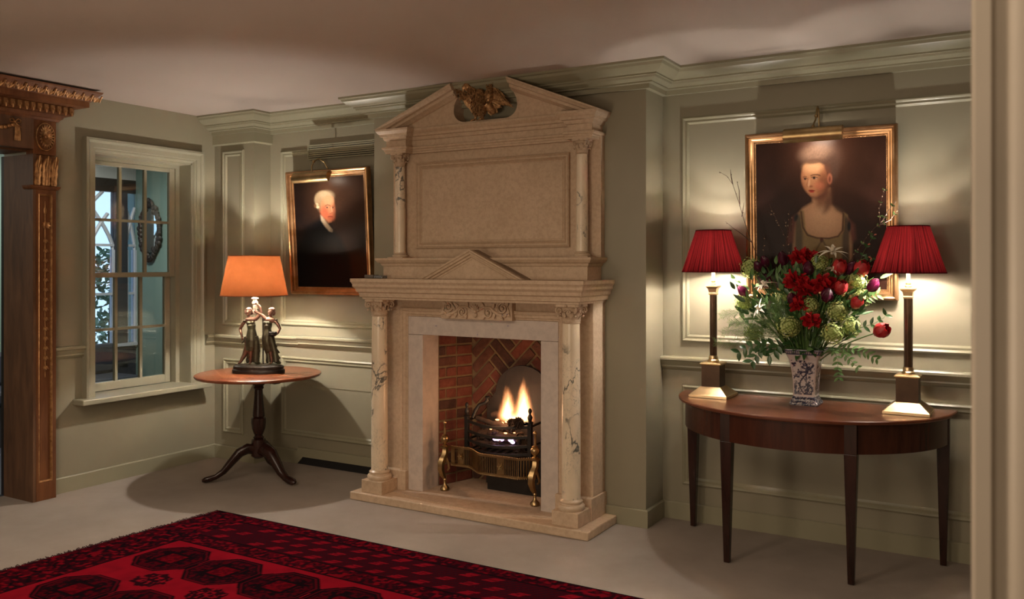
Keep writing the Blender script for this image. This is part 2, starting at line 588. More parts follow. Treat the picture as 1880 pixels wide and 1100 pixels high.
# ================================================================== the room
ZC = 2.63
XL, YP, YR, YB, YA = -5.45, 4.676, 4.84, 4.66, 4.925     # left wall, pier, recess, chimney breast, right alcove
XP, XBL, XBR = -5.016, -3.845, -1.865
FC = -2.88                                               # fireplace centre

struct('floor', MB().box(-5.70, 1.4, -2.7, 5.05, -0.1, 0), 'carpet')
struct('ceiling', MB().box(-5.70, 1.4, -2.7, 5.05, ZC, ZC + 0.1), 'ceiling')
m = MB()
m.box(-5.70, XL, 3.19, 3.656, 0, ZC).box(-5.70, XL, 3.656, 4.45, 0, 0.565).box(-5.70, XL, 3.656, 4.45, 2.26, ZC)
m.box(-5.70, XL, 4.45, 5.8, 0, ZC).box(-5.70, XL, 1.9, 3.19, 2.23, ZC).box(-5.70, XL, -2.7, 1.9, 0, ZC)
struct('wall_left', m, 'wall')
m = MB()
m.box(XL, XP, YP, 5.05, 0, ZC).box(XP, -4.72, YR, 5.05, 0, ZC).box(-4.72, XBL, YR, 5.05, 0.06, ZC)
m.box(XBL, -3.308, YB, 5.05, 0, ZC).box(-2.452, XBR, YB, 5.05, 0, ZC).box(-3.308, -2.452, YB, 5.05, 1.10, ZC)
m.box(XBR, 1.4, YA, 5.05, 0, ZC)
struct('wall_back', m, 'wall')
struct('wall_right', MB().box(1.3, 1.4, -2.7, YA, 0, ZC), 'wall')
struct('wall_front', MB().box(-5.7, 1.4, -2.7, -2.6, 0, ZC), 'wall')
struct('trim_9', MB().box(-4.72, XBL, YR - 0.01, 5.0, 0.0, 0.058), 'black')    # black box painting the shade of the gap below the radiator board

# cornice (three runs) and pier fascia
CORN = [(0, ZC), (0.172, ZC), (0.172, 2.617), (0.160, 2.612), (0.154, 2.598), (0.128, 2.578), (0.108, 2.570), (0.100, 2.566), (0.100, 2.558),
        (0.092, 2.556), (0.088, 2.545), (0.066, 2.534), (0.058, 2.531), (0.058, 2.524), (0.032, 2.522), (0.030, 2.496), (0, 2.496)]
path = [(XL, YP), (XP, YP), (XP, YR), (XBL, YR), (XBL, YB), (XBR, YB), (XBR, YA), (1.3, YA)]
struct('trim_1', MB().sweep(path, CORN), 'trim', smooth=25)
struct('trim_2', MB().sweep(path[:3], [(0, 2.50), (0.022, 2.50), (0.022, 2.425), (0.008, 2.416), (0, 2.416)]), 'trim')
RAIL = [(0, 0.958), (0.040, 0.958), (0.046, 0.950), (0.046, 0.938), (0.036, 0.931), (0.028, 0.915), (0.022, 0.905), (0.024, 0.897), (0.014, 0.884), (0, 0.876)]
struct('trim_3', MB().sweep([(XL, YP), (XP, YP), (XP, YR), (XBL, YR)], RAIL), 'trim', smooth=25)
struct('trim_4', MB().sweep([(XBR, YA), (1.3, YA)], RAIL), 'trim', smooth=25)
RL = MB().sweep([(XL, 3.34), (XL, 3.57)], RAIL).sweep([(XL, 4.575), (XL, YP)], RAIL)
struct('trim_5', RL, 'trim', smooth=25)
BASE = [(0, 0.102), (0.010, 0.102), (0.016, 0.096), (0.016, 0), (0, 0)]
struct('baseboard_left', MB().sweep([(XL, 3.34), (XL, YP), (XP, YP), (XP, YR), (-4.72, YR)], BASE), 'trim')
m = MB().box(-4.72, XBL, YR - 0.02, YR + 0.01, 0.058, 0.125)
m.prism([(-4.72, 0.0), (-4.665, 0.058), (-4.72, 0.058)], lambda a, b, d: (a, d, b), YR - 0.018, YR)
struct('baseboard_back', m, 'trim')
struct('baseboard_right', MB().sweep([(-2.12, YB), (XBR, YB), (XBR, YA), (1.3, YA)], BASE), 'trim')

PANEL = [(0, 0), (0.002, 0.012), (0.010, 0.018), (0.018, 0.014), (0.022, 0.009), (0.034, 0.012), (0.042, 0.004), (0.045, 0)]
m = MB()
for x0, x1, z0, z1, y in ((-5.354, -5.121, 1.028, 2.372, YP), (-5.345, -5.125, 0.203, 0.775, YP), (-4.90, -3.93, 1.036, 2.36, YR), (-4.895, -3.93, 0.206, 0.80, YR)):
    m.frame((x0, y, z0), (1, 0, 0), (0, 0, 1), x1 - x0, z1 - z0, PANEL, (0, -1, 0))
struct('trim_6', m, 'trim', smooth=30)
m = MB()
for x0, x1, z0, z1 in ((-1.745, 0.9, 1.044, 2.361), (-1.742, 0.9, 0.208, 0.792)):
    m.frame((x0, YA, z0), (1, 0, 0), (0, 0, 1), x1 - x0, z1 - z0, PANEL, (0, -1, 0))
struct('trim_7', m, 'trim', smooth=30)
# radiator board in the recess: its rail stands a little proud, a seam crosses it below the panel head
m = MB().sweep([(-4.70, YR - 0.004), (XBL, YR - 0.004)], [(o + 0.006, z + 0.008) for o, z in RAIL])
m.box(-4.575, XBL, YR - 0.004, YR, 0.588, 0.5905)
struct('trim_8', m, 'trim', smooth=25)

# ------------------------------------------------------------------ sash window
wn = thing('window_1', None, None, (XL, 4.05, 0.6), kind='structure')
ARCH = [(0, 0), (0, 0.050), (0.016, 0.054), (0.026, 0.044), (0.030, 0.034), (0.062, 0.034), (0.066, 0.026), (0.078, 0.026), (0.082, 0.016), (0.088, 0.010), (0.088, 0)]
m = MB()
k = len(ARCH)
vs = []; fs = []
for (y, z, sy, sz) in ((3.568, 0.60, 1, 0), (3.568, 2.352, 1, -1), (4.540, 2.352, -1, -1), (4.540, 0.60, -1, 0)):
    for i, p in ARCH: vs.append((XL + p, y + sy * i, z + sz * i))
for c in range(3):
    for j in range(k):
        l = (j + 1) % k
        fs.append((c * k + j, (c + 1) * k + j, (c + 1) * k + l, c * k + l))
m.add(vs, fs)
put('architrave', m, 'winpaint', wn, smooth=30)
# box lining, sill
m = MB().box(-5.70, XL + 0.005, 3.646, 3.660, 0.59, 2.262).box(-5.70, XL + 0.005, 4.446, 4.460, 0.59, 2.262).box(-5.70, XL + 0.005, 3.646, 4.46, 2.25, 2.264)
m.box(-5.66, -5.575, 3.660, 3.70, 0.60, 2.25).box(-5.66, -5.575, 4.412, 4.446, 0.60, 2.25).box(-5.66, -5.575, 3.70, 4.412, 2.225, 2.25)
put('lining', m, 'winpaint', wn)
put('window_sill', MB().box(-5.62, -5.335, 3.50, 4.555, 0.565, 0.602), 'winpaint', wn, bevel=0.006)


def sash(name, x0, x1, y0, y1, z0, z1, rows, zs, bot, top):
    s_ = put(name, MB().box(x0, x1, y0, y0 + 0.045, z0, z1).box(x0, x1, y1 - 0.045, y1, z0, z1).box(x0, x1, y0 + 0.045, y1 - 0.045, z0, z0 + bot).box(x0, x1, y0 + 0.045, y1 - 0.045, z1 - top, z1),
             'winpaint', wn, bevel=0.004)
    ya, yb = y0 + 0.045, y1 - 0.045
    zz = [z0 + bot] + zs + [z1 - top]
    st = (yb - ya) / 3
    for j in (1, 2):
        put('muntin', MB().box(x0 + 0.006, x1 - 0.004, ya + j * st - 0.010, ya + j * st + 0.010, zz[0], zz[-1]), 'winpaint', s_)
    for z in zs:
        put('muntin', MB().box(x0 + 0.0075, x1 - 0.0055, ya, yb, z - 0.0095, z + 0.0095), 'winpaint', s_)
    xm = (x0 + x1) / 2
    for r in range(len(zz) - 1):
        for j in range(3):
            put('pane', MB().box(xm - 0.0015, xm + 0.0015, ya + j * st, ya + (j + 1) * st, zz[r], zz[r + 1]), 'glass', s_)


sash('upper_sash', -5.620, -5.585, 3.70, 4.412, 1.405, 2.225, 2, [1.812], 0.035, 0.032)
sash('lower_sash', -5.665, -5.628, 3.70, 4.405, 0.602, 1.435, 2, [1.035], 0.062, 0.03)

# ------------------------------------------------------------------ the teal room beyond window and doorway
XG = -7.67
struct('floor_outer', MB().box(-7.9, -5.70, 0.9, 5.8, -0.1, 0), 'navy')
struct('ceiling_outer', MB().box(-7.9, -5.70, 0.9, 5.8, ZC, ZC + 0.1), 'outceil')
struct('wall_outer_back', MB().box(-7.9, -5.70, 5.6, 5.8, 0, ZC), 'teal')
struct('wall_outer_front', MB().box(-7.9, -5.70, 0.9, 1.0, 0, ZC), 'teal')
yA = at(120, 485, X=XG).y; yBm = at(210, 485, X=XG).y; yCm = at(232, 485, X=XG).y; yD = at(249.5, 485, X=XG).y
zb = at(200, 632, X=XG).z; zt = at(200, 352, X=XG).z
m = MB().box(XG - 0.05, XG, 1.0, yA, 0, ZC).box(XG - 0.05, XG, yD, 5.6, 0, ZC)
struct('wall_outer_left', m, 'teal')
m = MB().box(XG - 0.05, XG, yA, yD, 0, zb)
struct('wall_outer_dado', m, 'navy')
m = MB().box(XG - 0.05, XG, yA, yD, zt, zt + 0.13)
struct('trim_10', m, 'blackwood')
struct('wall_outer_head', MB().box(XG - 0.05, XG, yA, yD, zt + 0.13, ZC), 'outceil')
struct('trim_11', MB().box(XG - 0.06, XG + 0.02, yBm, yCm, zb - 0.2, zt), 'dark_pier')
struct('trim_12', MB().box(XG, -5.70, 5.52, 5.6, ZC - 0.10, ZC).box(XG, XG + 0.08, 1.0, 5.52, ZC - 0.10, ZC), 'teal')
struct('trim_13', MB().box(XG - 0.05, XG + 0.03, yA, yD, zb - 0.03, zb), 'lav')
struct('trim_14', MB().box(-6.55, -6.40, 5.45, 5.6, 0, ZC), 'teal')


def gothic(name, ya, yb, phase):
    w = thing(name, None, None, (XG, (ya + yb) / 2, zb), kind='structure')
    x = XG - 0.02
    wd = yb - ya
    nbar = max(1, round(wd / 0.235))
    st = wd / nbar
    zs = zb + (zt - zb) * 0.62
    bar = 0.016
    m = MB()
    for i in range(nbar + 1):
        y = ya + i * st
        m.box(x - 0.03, x + 0.03, y - bar, y + bar, zb, zs)
    put('mullion', m, 'lav', w)
    m = MB()
    for v in (450, 540):
        z = at(195, v, X=XG).z
        m.box(x - 0.02, x + 0.02, ya, yb, z - 0.012, z + 0.012)
    put('transom', m, 'lav', w)
    m = MB()
    for i in range(nbar + 1):
        for sg in (-1, 1):
            pts = []
            for j in range(9):
                t = j / 8
                y = ya + i * st + sg * st * 1.55 * t ** 1.5
                if y < ya - 0.001 or y > yb + 0.001: break
                pts.append((x, y, zs + (zt - zs) * t))
            if len(pts) > 1: m.tube(pts, 0.019, 6)
    put('tracery', m, 'lav', w)
    put('pane', MB().box(x - 0.003, x + 0.003, ya, yb, zb, zt), 'glass', w)
    return w


gothic('window_2', yA, yBm, 0)
gothic('window_3', yCm, yD, 1)
# garden shrubs outside the gothic windows
n = NT('garden_leaf'); v = n.coord()
n.set(0.6, 0, 0.4, n.ramp(n.noise(v, 30, 2), [(0.35, (0.03, 0.075, 0.035)), (0.65, (0.16, 0.25, 0.17))])); M['garden'] = n.m


def garden_bush(yc, h, wd, label):
    m = MB()
    for i in range(420):
        z = random.random() ** 0.8 * h
        p = Vector((-8.75 + random.uniform(-0.25, 0.25), yc + random.gauss(0, wd * 0.35) * (1 - 0.5 * z / h), z + 0.1))
        a = Vector((random.gauss(0, 1), random.gauss(0, 1), random.gauss(0, 0.6))).normalized()
        s_ = a.orthogonal().normalized()
        m.leaf(p, a, s_, a.cross(s_), random.uniform(0.07, 0.13), 0.045, 0.2, 3)
    t = thing('garden_shrub', label, 'shrub', (-8.75, yc, 0))
    put('foliage', m, 'garden', t, kind='stuff', smooth=60)
    put('stem', MB().tube([(-8.75, yc, -0.05), (-8.74, yc + 0.03, h * 0.8)], [0.03, 0.012], 6), 'log', t)


garden_bush(at(198, 500, X=-8.75).y, 1.55, 0.22, 'leafy green shrub outside the first arched window of the teal room')
garden_bush(at(244, 500, X=-8.75).y, 1.6, 0.18, 'green shrub outside the arched window beside the teal wall')
struct('ground_outside', MB().box(-14, -7.9, -2, 9, -0.1, 0), 'navy')

# oval mirror on the teal wall
mc = at(279, 424, Y=5.6)
mr = thing('oval_mirror', 'oval mirror in a black carved frame on the teal wall beyond the window', 'mirror', (mc.x, 5.6, mc.z))
m = MB()
for i in range(64):
    a = 2 * PI * i / 64
    rr = 1 + 0.13 * math.sin(i * 2.7) * random.random()
    tall = 0.05 if abs(math.sin(a)) > 0.93 else 0.0
    m.ball((mc.x + 0.145 * rr * math.cos(a), 5.57, mc.z + (0.235 + tall*0.8) * rr * math.sin(a)), (0.026, 0.020, 0.030), 6, 5)
m.lathe(0, 0, [(1, 0), (1.15, 0.02), (1.0, 0.03)], 4) if False else None
put('carved_frame', m, 'blackwood', mr, smooth=40)
m = MB(); pol = [(mc.x + 0.125 * math.cos(2 * PI * i / 40), mc.z + 0.215 * math.sin(2 * PI * i / 40)) for i in range(40)]
m.prism(pol, lambda a, b, d: (a, d, b), 5.585, 5.575)
put('mirror_glass', m, 'mirror', mr)
# long dark seat below the gothic windows
t = thing('window_seat', 'long dark navy upholstered bench below the arched windows of the teal room', 'bench', (XG + 0.25, 4.6, 0))
put('seat', MB().box(XG + 0.02, XG + 0.50, 3.2, 5.3, 0.34, 0.46), 'navy', t, bevel=0.03)
put('base', MB().box(XG + 0.02, XG + 0.46, 3.25, 5.25, 0.0, 0.335), 'dark_pier', t)
put('backrest', MB().box(XG + 0.02, XG + 0.12, 3.2, 5.3, 0.46, 0.74), 'navy', t, bevel=0.03)

# ------------------------------------------------------------------ carved door surround at the far left
XF = -5.375
Y0, Y1 = 3.188, 3.338
ds = thing('carved_door_surround', 'brown carved wooden door surround with rubbed gilding at the left wall', 'door surround', (XL, 3.26, 0))
put('jamb', MB().box(-5.70, XF, Y0, Y0 + 0.02, 0.0, 2.1945), 'doorwood', ds)
put('pilaster', MB().box(XL, XF - 0.012, Y0 + 0.02, Y1, 0.0, 2.1945).box(XF - 0.012, XF, Y0 + 0.018, Y1, 0.0, 0.115).box(XF - 0.012, XF, Y0 + 0.018, Y0 + 0.038, 0.115, 1.975)
    .box(XF - 0.012, XF, Y1 - 0.022, Y1, 0.115, 1.975).box(XF - 0.012, XF, Y0 + 0.038, Y1 - 0.022, 1.945, 1.975), 'doorwood_r', ds)
m = MB().frame((XF - 0.012, Y0 + 0.036, 0.115), (0, 1, 0), (0, 0, 1), Y1 - Y0 - 0.058, 1.83, [(0, 0), (0, 0.012), (0.004, 0.015), (0.010, 0.008), (0.012, 0)], (1, 0, 0))
put('gilt_moulding', m, 'gilt_old', ds, smooth=30)
put('cap_moulding', MB().sweep([(XL, Y0 - 0.01), (XF, Y0 - 0.01), (XF, Y1 + 0.004), (XL, Y1 + 0.004)], [(0, 1.972), (0.008, 1.975), (0.016, 1.986), (0.018, 1.996), (0, 1.998)]), 'doorwood_r', ds)
# husk drop down the pilaster
yc = (Y0 + Y1) / 2 + 0.008
hd = put('husk_drop', MB().tube([(XF - 0.008, yc, 1.90), (XF - 0.008, yc, 0.78)], 0.0025, 6), 'gilt_old', ds)
m = MB()
for sg in (-1, 1):
    for a in (-0.7, 0.0, 0.7):
        d = Vector((0.25, sg * math.cos(a), math.sin(a) - 0.2)).normalized()
        m.leaf((XF - 0.01, yc, 1.75), d, Vector((0.1, -d.z, d.y)).normalized(), (1, 0, 0), 0.032, 0.02, 0.3, 3)
m.ball((XF - 0.006, yc, 1.755), (0.006, 0.012, 0.02), 8, 6)
m.ball((XF - 0.006, yc, 1.84), (0.004, 0.01, 0.025), 8, 6)
put('palmette', m, 'gilt_old', hd, smooth=50)
m = MB()
for d, s_ in (((0.2, 0.75, -1), 1), ((0.2, -0.75, -1), -1), ((0.3, 0, -1), 1)):
    dv = Vector(d).normalized()
    m.leaf((XF - 0.009, yc, 0), dv, Vector((0, 1, 0)) if abs(d[1]) < 0.1 else Vector((0, -dv.z, dv.y)).normalized(), (1, 0, 0), 0.030, 0.014, 0.3, 3)
m.ball((XF - 0.007, yc, -0.004), (0.004, 0.007, 0.007), 6, 5)
z = 1.66
husk = None
while z > 0.80:
    if husk is None:
        husk = put('husk', MB().add([(a, b, c + z) for a, b, c in m.v], m.f), 'gilt_old', hd, smooth=50); z0h = z
    else:
        h2 = husk.copy(); C.objects.link(h2); h2.location = (0, 0, z - z0h)
    z -= 0.062
# acanthus leaves below the block
for i, (dy, w) in enumerate(((0.024, 0.045), (0.079, 0.062), (0.132, 0.045))):
    m = MB()
    yy = Y0 + dy
    vs = []; fs = []; nn_ = 12
    for q in range(nn_ + 1):
        t = q / nn_
        hw_ = w * 0.5 * (0.72 + 0.28 * math.sin(PI * min(1, t * 0.8 + 0.1))) * (1 + 0.13 * math.sin(t * 21)) * (1 if t < 0.8 else math.sqrt(max(0.02, 1 - ((t - 0.8) / 0.2) ** 2)))
        out = 0.004 + 0.012 * t + 0.030 * max(0, t - 0.72) / 0.28
        zz = 2.0 + 0.185 * (t if t < 0.9 else 0.9 + (t - 0.9) * 0.3)
        for k_, e in enumerate((-1, -0.6, -0.3, 0, 0.3, 0.6, 1)):
            vs.append((XF + out + (0.005 if k_ % 2 == 0 else -0.002) - 0.004 * abs(e), yy + e * hw_, zz))
    for q in range(nn_):
        for k_ in range(6): fs.append((q * 7 + k_, q * 7 + k_ + 1, q * 7 + k_ + 8, q * 7 + k_ + 7))
    m.add(vs, fs)
    m.tube([(XF, yy, 2.0), (XF + 0.012, yy, 2.1), (XF + 0.035, yy, 2.17), (XF + 0.04, yy, 2.185)], [0.006, 0.005, 0.010, 0.006], 6)
    put('acanthus_leaf', m, 'gilt_old', ds, smooth=60)
# block with rosette, frieze over the doorway
put('corner_block', MB().box(XL, XF, Y0, Y1, 2.195, 2.412), 'doorwood_r', ds)
put('frieze', MB().box(XL, XF + 0.012, 1.9, Y0 - 0.002, 2.222, 2.412).box(-5.70, XL, 1.9, Y0, 2.21, 2.228), 'doorwood', ds)
m = MB()
cz = 2.308
for q in range(20):
    a = 2 * PI * q / 20
    d = Vector((0.15, 0.70 * math.cos(a), math.sin(a)))
    m.leaf((XF + 0.004, yc - 0.006, cz), d, Vector((0, -math.sin(a), math.cos(a))), (1, 0, 0), 0.078, 0.018, 0.15, 4, 0.4)
for q in range(14):
    a = 2 * PI * (q + 0.5) / 14
    d = Vector((0.30, 0.7 * math.cos(a), math.sin(a)))
    m.leaf((XF + 0.008, yc - 0.006, cz), d, Vector((0, -math.sin(a), math.cos(a))), (1, 0, 0), 0.042, 0.014, 0.2, 3, 0.4)
m.ball((XF + 0.012, yc - 0.006, cz), (0.012, 0.012, 0.015), 8, 6)
ring = [(XF + 0.004, yc - 0.006 + 0.060 * math.cos(2 * PI * i / 28), cz + 0.086 * math.sin(2 * PI * i / 28)) for i in range(29)]
m.tube(ring, 0.006, 6)
put('rosette', m, 'gilt_old', ds, smooth=60)
# ribbon swag with tassel on the frieze
m = MB(); sy_ = Y0 - 0.125; xf = XF + 0.014
for sg in (-1, 1):
    m.tube([(xf + 0.004, sy_, 2.378), (xf + 0.012, sy_ + sg * 0.018, 2.395), (xf + 0.010, sy_ + sg * 0.034, 2.388), (xf + 0.008, sy_ + sg * 0.030, 2.372), (xf + 0.004, sy_, 2.376)], 0.0045, 6)
    m.tube([(xf, sy_ + sg * 0.006, 2.372), (xf + 0.008, sy_ + sg * 0.024, 2.352), (xf + 0.004, sy_ + sg * 0.040, 2.345)], [0.004, 0.006, 0.003], 6)
for k_ in range(5):
    m.tube([(xf + 0.004, sy_ + 0.004 + k_ * 0.005, 2.36), (xf + 0.010, sy_ + 0.002 + k_ * 0.007, 2.31), (xf + 0.006, sy_ + 0.000 + k_ * 0.0085, 2.262)], [0.003, 0.0048, 0.003], 6)
    m.ball((xf + 0.006, sy_ - 0.012 - k_ * 0.024, 2.356 - 0.012 * k_ + 0.0014 * k_ * k_), (0.012, 0.016, 0.014), 8, 6)
m.ball((xf + 0.006, sy_, 2.376), (0.010, 0.009, 0.009), 8, 6)
put('ribbon_tassel', m, 'gilt_old', ds, smooth=60)
ye = Y1
ENT = [(0, 2.412), (0.012, 2.412), (0.020, 2.425), (0.030, 2.432), (0.034, 2.445), (0.036, 2.452), (0.072, 2.454), (0.072, 2.505), (0.085, 2.512), (0.140, 2.515), (0.140, 2.548),
       (0.150, 2.552), (0.156, 2.560), (0.178, 2.586), (0.196, 2.604), (0.200, 2.614), (0, 2.614)]
path = [(XF, 1.9), (XF, ye), (XL, ye)]
put('cornice', MB().sweep(path, ENT), 'doorwood_r', ds, smooth=20)
dn = None
for q in range(35):
    y = ye + 0.055 - q * 0.042
    if dn is None:
        m = MB().box(XF + 0.072, XF + 0.086, y - 0.013, y + 0.013, 2.462, 2.503); m.ball((XF + 0.085, y, 2.466), (0.008, 0.007, 0.018), 6, 5)
        dn = put('carved_drop', m, 'gilt_old', ds); dy0 = y
    else:
        o = dn.copy(); C.objects.link(o); o.location = (0, y - dy0, 0)
lf = None
for q in range(25):
    y = ye + 0.165 - q * 0.062
    if lf is None:
        m = MB()
        for a in (-0.8, -0.4, 0, 0.4, 0.8):
            d = Vector((0.55, math.sin(a), math.cos(a))).normalized()
            m.leaf((XF + 0.152, y, 2.553), d, (0, math.cos(a), -math.sin(a)), (1, 0, -0.5), 0.042, 0.016, 0.15, 3, 0.4)
        m.tube([(XF + 0.158, y + 0.031, 2.556), (XF + 0.172, y + 0.031, 2.573), (XF + 0.188, y + 0.031, 2.592)], 0.006, 6)
        lf = put('carved_leaf', m, 'gilt_old', ds, smooth=60); ly0 = y
    else:
        o = lf.copy(); C.objects.link(o); o.location = (0, y - ly0, 0)
struct('door_1', MB().box(-5.76, -5.705, at(11, 600, X=-5.705).y, 3.21, 0, 2.2), 'dark_door')

# ------------------------------------------------------------------ jamb of the doorway that the view looks through (near, right)
JX = -0.049
prof = [(JX, 1.16), (JX, 1.010), (JX + 0.004, 1.002), (JX + 0.018, 1.0), (JX + 0.022, 1.006), (JX + 0.030, 1.008), (JX + 0.036, 0.996), (JX + 0.044, 0.990), (JX + 0.052, 0.990), (JX + 0.057, 0.998), (JX + 0.062, 1.0),
        (JX + 0.100, 1.0), (JX + 0.106, 0.985), (1.3, 0.985), (1.3, 1.16)]
struct('door_2', MB().prism(prof, lambda a, b, d: (a, b, d), 0.0, ZC), 'jamb', smooth=40)

# ================================================================== chimneypiece
fp = thing('chimneypiece', 'tall carved limestone chimneypiece with marble columns and a broken pediment', 'fireplace', (FC, YB, 0))
ST = 'stone'


def sym(w): return (FC - w, FC + w)


# hearth: kerb and inner slab with a bowed front
x0, x1 = sym(0.84)
hz = 0.05
put('hearth_slab', MB().box(x0, x1, 4.265, YB, 0, hz), ST, fp, bevel=0.006)
bow = [(FC - 0.60 + 1.2 * i / 20, 4.405 - 0.085 * math.sin(PI * i / 20)) for i in range(21)]
put('inner_hearth', MB().prism(bow + [(FC + 0.60, YB), (FC + 0.427, YB), (FC + 0.427, 4.99), (FC - 0.427, 4.99), (FC - 0.427, YB), (FC - 0.60, YB)], lambda a, b, d: (a, b, d), hz - 0.02, hz + 0.0035), 'hearth', fp)
# marble slips round the opening
put('marble_slip', MB().box(FC - 0.542, FC - 0.428, 4.487, YB, hz + 0.002, 1.049), 'white_marble', fp, bevel=0.0015)
put('marble_slip', MB().box(FC + 0.428, FC + 0.542, 4.487, YB, hz + 0.002, 1.049), 'white_marble', fp, bevel=0.0015)
put('marble_lintel', MB().box(FC - 0.542, FC + 0.542, 4.487, YB, 1.051, 1.165), 'white_marble', fp, bevel=0.0015)
# stone moulding framing the slips
MOU = [(0, 0), (0, 0.018), (0.004, 0.022), (0.020, 0.022), (0.024, 0.016), (0.040, 0.014), (0.046, 0.006), (0.052, 0.006), (0.056, 0)]
m = MB(); kk = len(MOU); vs = []; fs = []
for (x, z, sx, sz) in ((FC - 0.598, 0.05, 1, 0), (FC - 0.598, 1.222, 1, -1), (FC + 0.598, 1.222, -1, -1), (FC + 0.598, 0.05, -1, 0)):
    for i, p in MOU: vs.append((x + sx * i, 4.492 - p, z + sz * i))
for c in range(3):
    for j in range(kk):
        l = (j + 1) % kk
        fs.append((c * kk + j, (c + 1) * kk + j, (c + 1) * kk + l, c * kk + l))
m.add(vs, fs)
put('frame_moulding', m, ST, fp, smooth=30)
put('frieze_panel', MB().box(FC - 0.60, FC + 0.60, 4.490, YB, 1.166, 1.28).box(FC - 0.60, FC - 0.543, 4.492, YB, 0.05, 1.166).box(FC + 0.543, FC + 0.60, 4.492, YB, 0.05, 1.166), ST, fp)
for sg in (-1, 1):
    a, b = sorted((FC + sg * 0.600, FC + sg * 0.760))
    put('pilaster', MB().box(a, b, 4.498, YB, 0.17, 1.28), ST, fp, bevel=0.002)
    a, b = sorted((FC + sg * 0.540, FC + sg * 0.772))
    put('pilaster_plinth', MB().box(a, b, 4.452, YB, hz, 0.176), ST, fp, bevel=0.003)


def capital_mb(cx, cy, z0, z1, r):
    m = MB(); h = z1 - z0
    m.lathe(cx, cy, [(r * 1.06, z0), (r * 1.12, z0 + 0.02 * h), (r * 1.06, z0 + 0.06 * h), (r * 0.96, z0 + 0.08 * h), (r * 0.98, z0 + 0.4 * h), (r * 1.2, z0 + 0.75 * h), (r * 1.38, z0 + 0.86 * h)], 20)
    ab = []
    for q in range(4):
        a0 = PI / 4 + q * PI / 2
        ab.append((a0 - 0.10, 1.95)); ab.append((a0 + 0.10, 1.95))
        for j in (1, 2, 3): ab.append((a0 + PI / 2 * j / 4, 1.95 - 0.62 * math.sin(PI * j / 4)))
    m.prism([(cx + r * q * math.cos(a), cy + r * q * math.sin(a)) for a, q in ab], lambda a, b, d: (a, b, d), z0 + 0.87 * h, z1)
    for row, (n, zz, L, off, ph) in enumerate(((8, 0.07, 0.40, 1.0, 0), (8, 0.10, 0.66, 1.03, PI / 8))):
        for q in range(n):
            a = 2 * PI * q / n + ph
            d = Vector((math.cos(a), math.sin(a), 0)); sd = Vector((-math.sin(a), math.cos(a), 0))
            pts = [Vector((cx, cy, z0 + zz * h)) + d * (r * off + r * 0.55 * t ** 3.0) + Vector((0, 0, L * h * (t - 0.22 * max(0, t - 0.75) * 4 * t))) for t in (0, 0.25, 0.5, 0.75, 0.9, 1.0)]
            wds = [0.30, 0.36, 0.36, 0.30, 0.22, 0.08]
            vs = []
            for p, w in zip(pts, wds): vs += [p - sd * (w * r), p + d * (0.07 * r), p + sd * (w * r)]
            fs = []
            for i in range(5): fs += [(3 * i, 3 * i + 1, 3 * i + 4, 3 * i + 3), (3 * i + 1, 3 * i + 2, 3 * i + 5, 3 * i + 4)]
            m.add(vs, fs)
            m.ball(pts[-1], r * 0.13, 6, 5)
    for q in range(4):      # corner volutes
        a = PI / 4 + q * PI / 2
        d = Vector((math.cos(a), math.sin(a), 0))
        cc = Vector((cx, cy, z0 + 0.68 * h)) + d * (r * 1.50)
        pts = [Vector((cx, cy, z0 + 0.42 * h)) + d * (r * 1.02)]
        for i in range(15):
            t = i / 14
            th = PI * 0.95 - t * 3.4 * PI
            rad = r * (0.42 * (1 - t) + 0.08)
            pts.append(cc + d * (rad * math.cos(th)) + Vector((0, 0, 1)) * (rad * math.sin(th)))
        m.tube(pts, [r * 0.09] + [r * (0.13 - 0.05 * i / 14) for i in range(15)], 6)
        a2 = q * PI / 2
        d2 = Vector((math.cos(a2), math.sin(a2), 0)); s2 = Vector((-math.sin(a2), math.cos(a2), 0))
        for sg in (-1, 1):   # inner helices and fleuron
            c2 = Vector((cx, cy, z0 + 0.70 * h)) + d2 * (r * 1.22) + s2 * (sg * r * 0.22)
            m.tube([c2 + s2 * (r * 0.2 * (1 - i / 8) * math.cos(-i)) + Vector((0, 0, r * 0.2 * (1 - i / 8) * math.sin(-i))) for i in range(8)], r * 0.07, 5)
        m.ball(Vector((cx, cy, z0 + 0.92 * h)) + d2 * (r * 1.36), (r * 0.22, r * 0.22, r * 0.17), 8, 6)
    return m


def column(cx, cy, z0, zs, zc, z1, rb, rt, base_r, plinth=None):
    c = bpy.data.objects.new('column', None); C.objects.link(c); c.parent = fp; c.location = (cx - fp.location.x, cy - fp.location.y, z0 - fp.location.z)
    if plinth:
        a, y0, y1 = plinth
        put('plinth', MB().box(cx - a, cx + a, y0, y1, hz, z0), ST, c, bevel=0.003)
    h = zs - z0
    put('base', MB().lathe(cx, cy, [(base_r * 0.95, z0), (base_r, z0 + 0.16 * h), (base_r * 1.0, z0 + 0.36 * h), (base_r * 0.93, z0 + 0.5 * h), (base_r * 0.80, z0 + 0.54 * h), (base_r * 0.76, z0 + 0.62 * h),
        (base_r * 0.78, z0 + 0.70 * h), (base_r * 0.84, z0 + 0.74 * h), (base_r * 0.84, z0 + 0.84 * h), (rb * 1.1, z0 + 0.92 * h), (rb, zs)], 36), 'polished_stone', c, smooth=40)
    put('shaft', MB().lathe(cx, cy, [(rb, zs - 0.002), (rb * 1.0, zs + 0.3 * (zc - zs)), ((rb + rt) / 2 * 1.01, zs + 0.65 * (zc - zs)), (rt, zc)], 36), 'veined', c, smooth=40)
    put('capital', capital_mb(cx, cy, zc, z1, rt), ST, c, smooth=45)
    return c


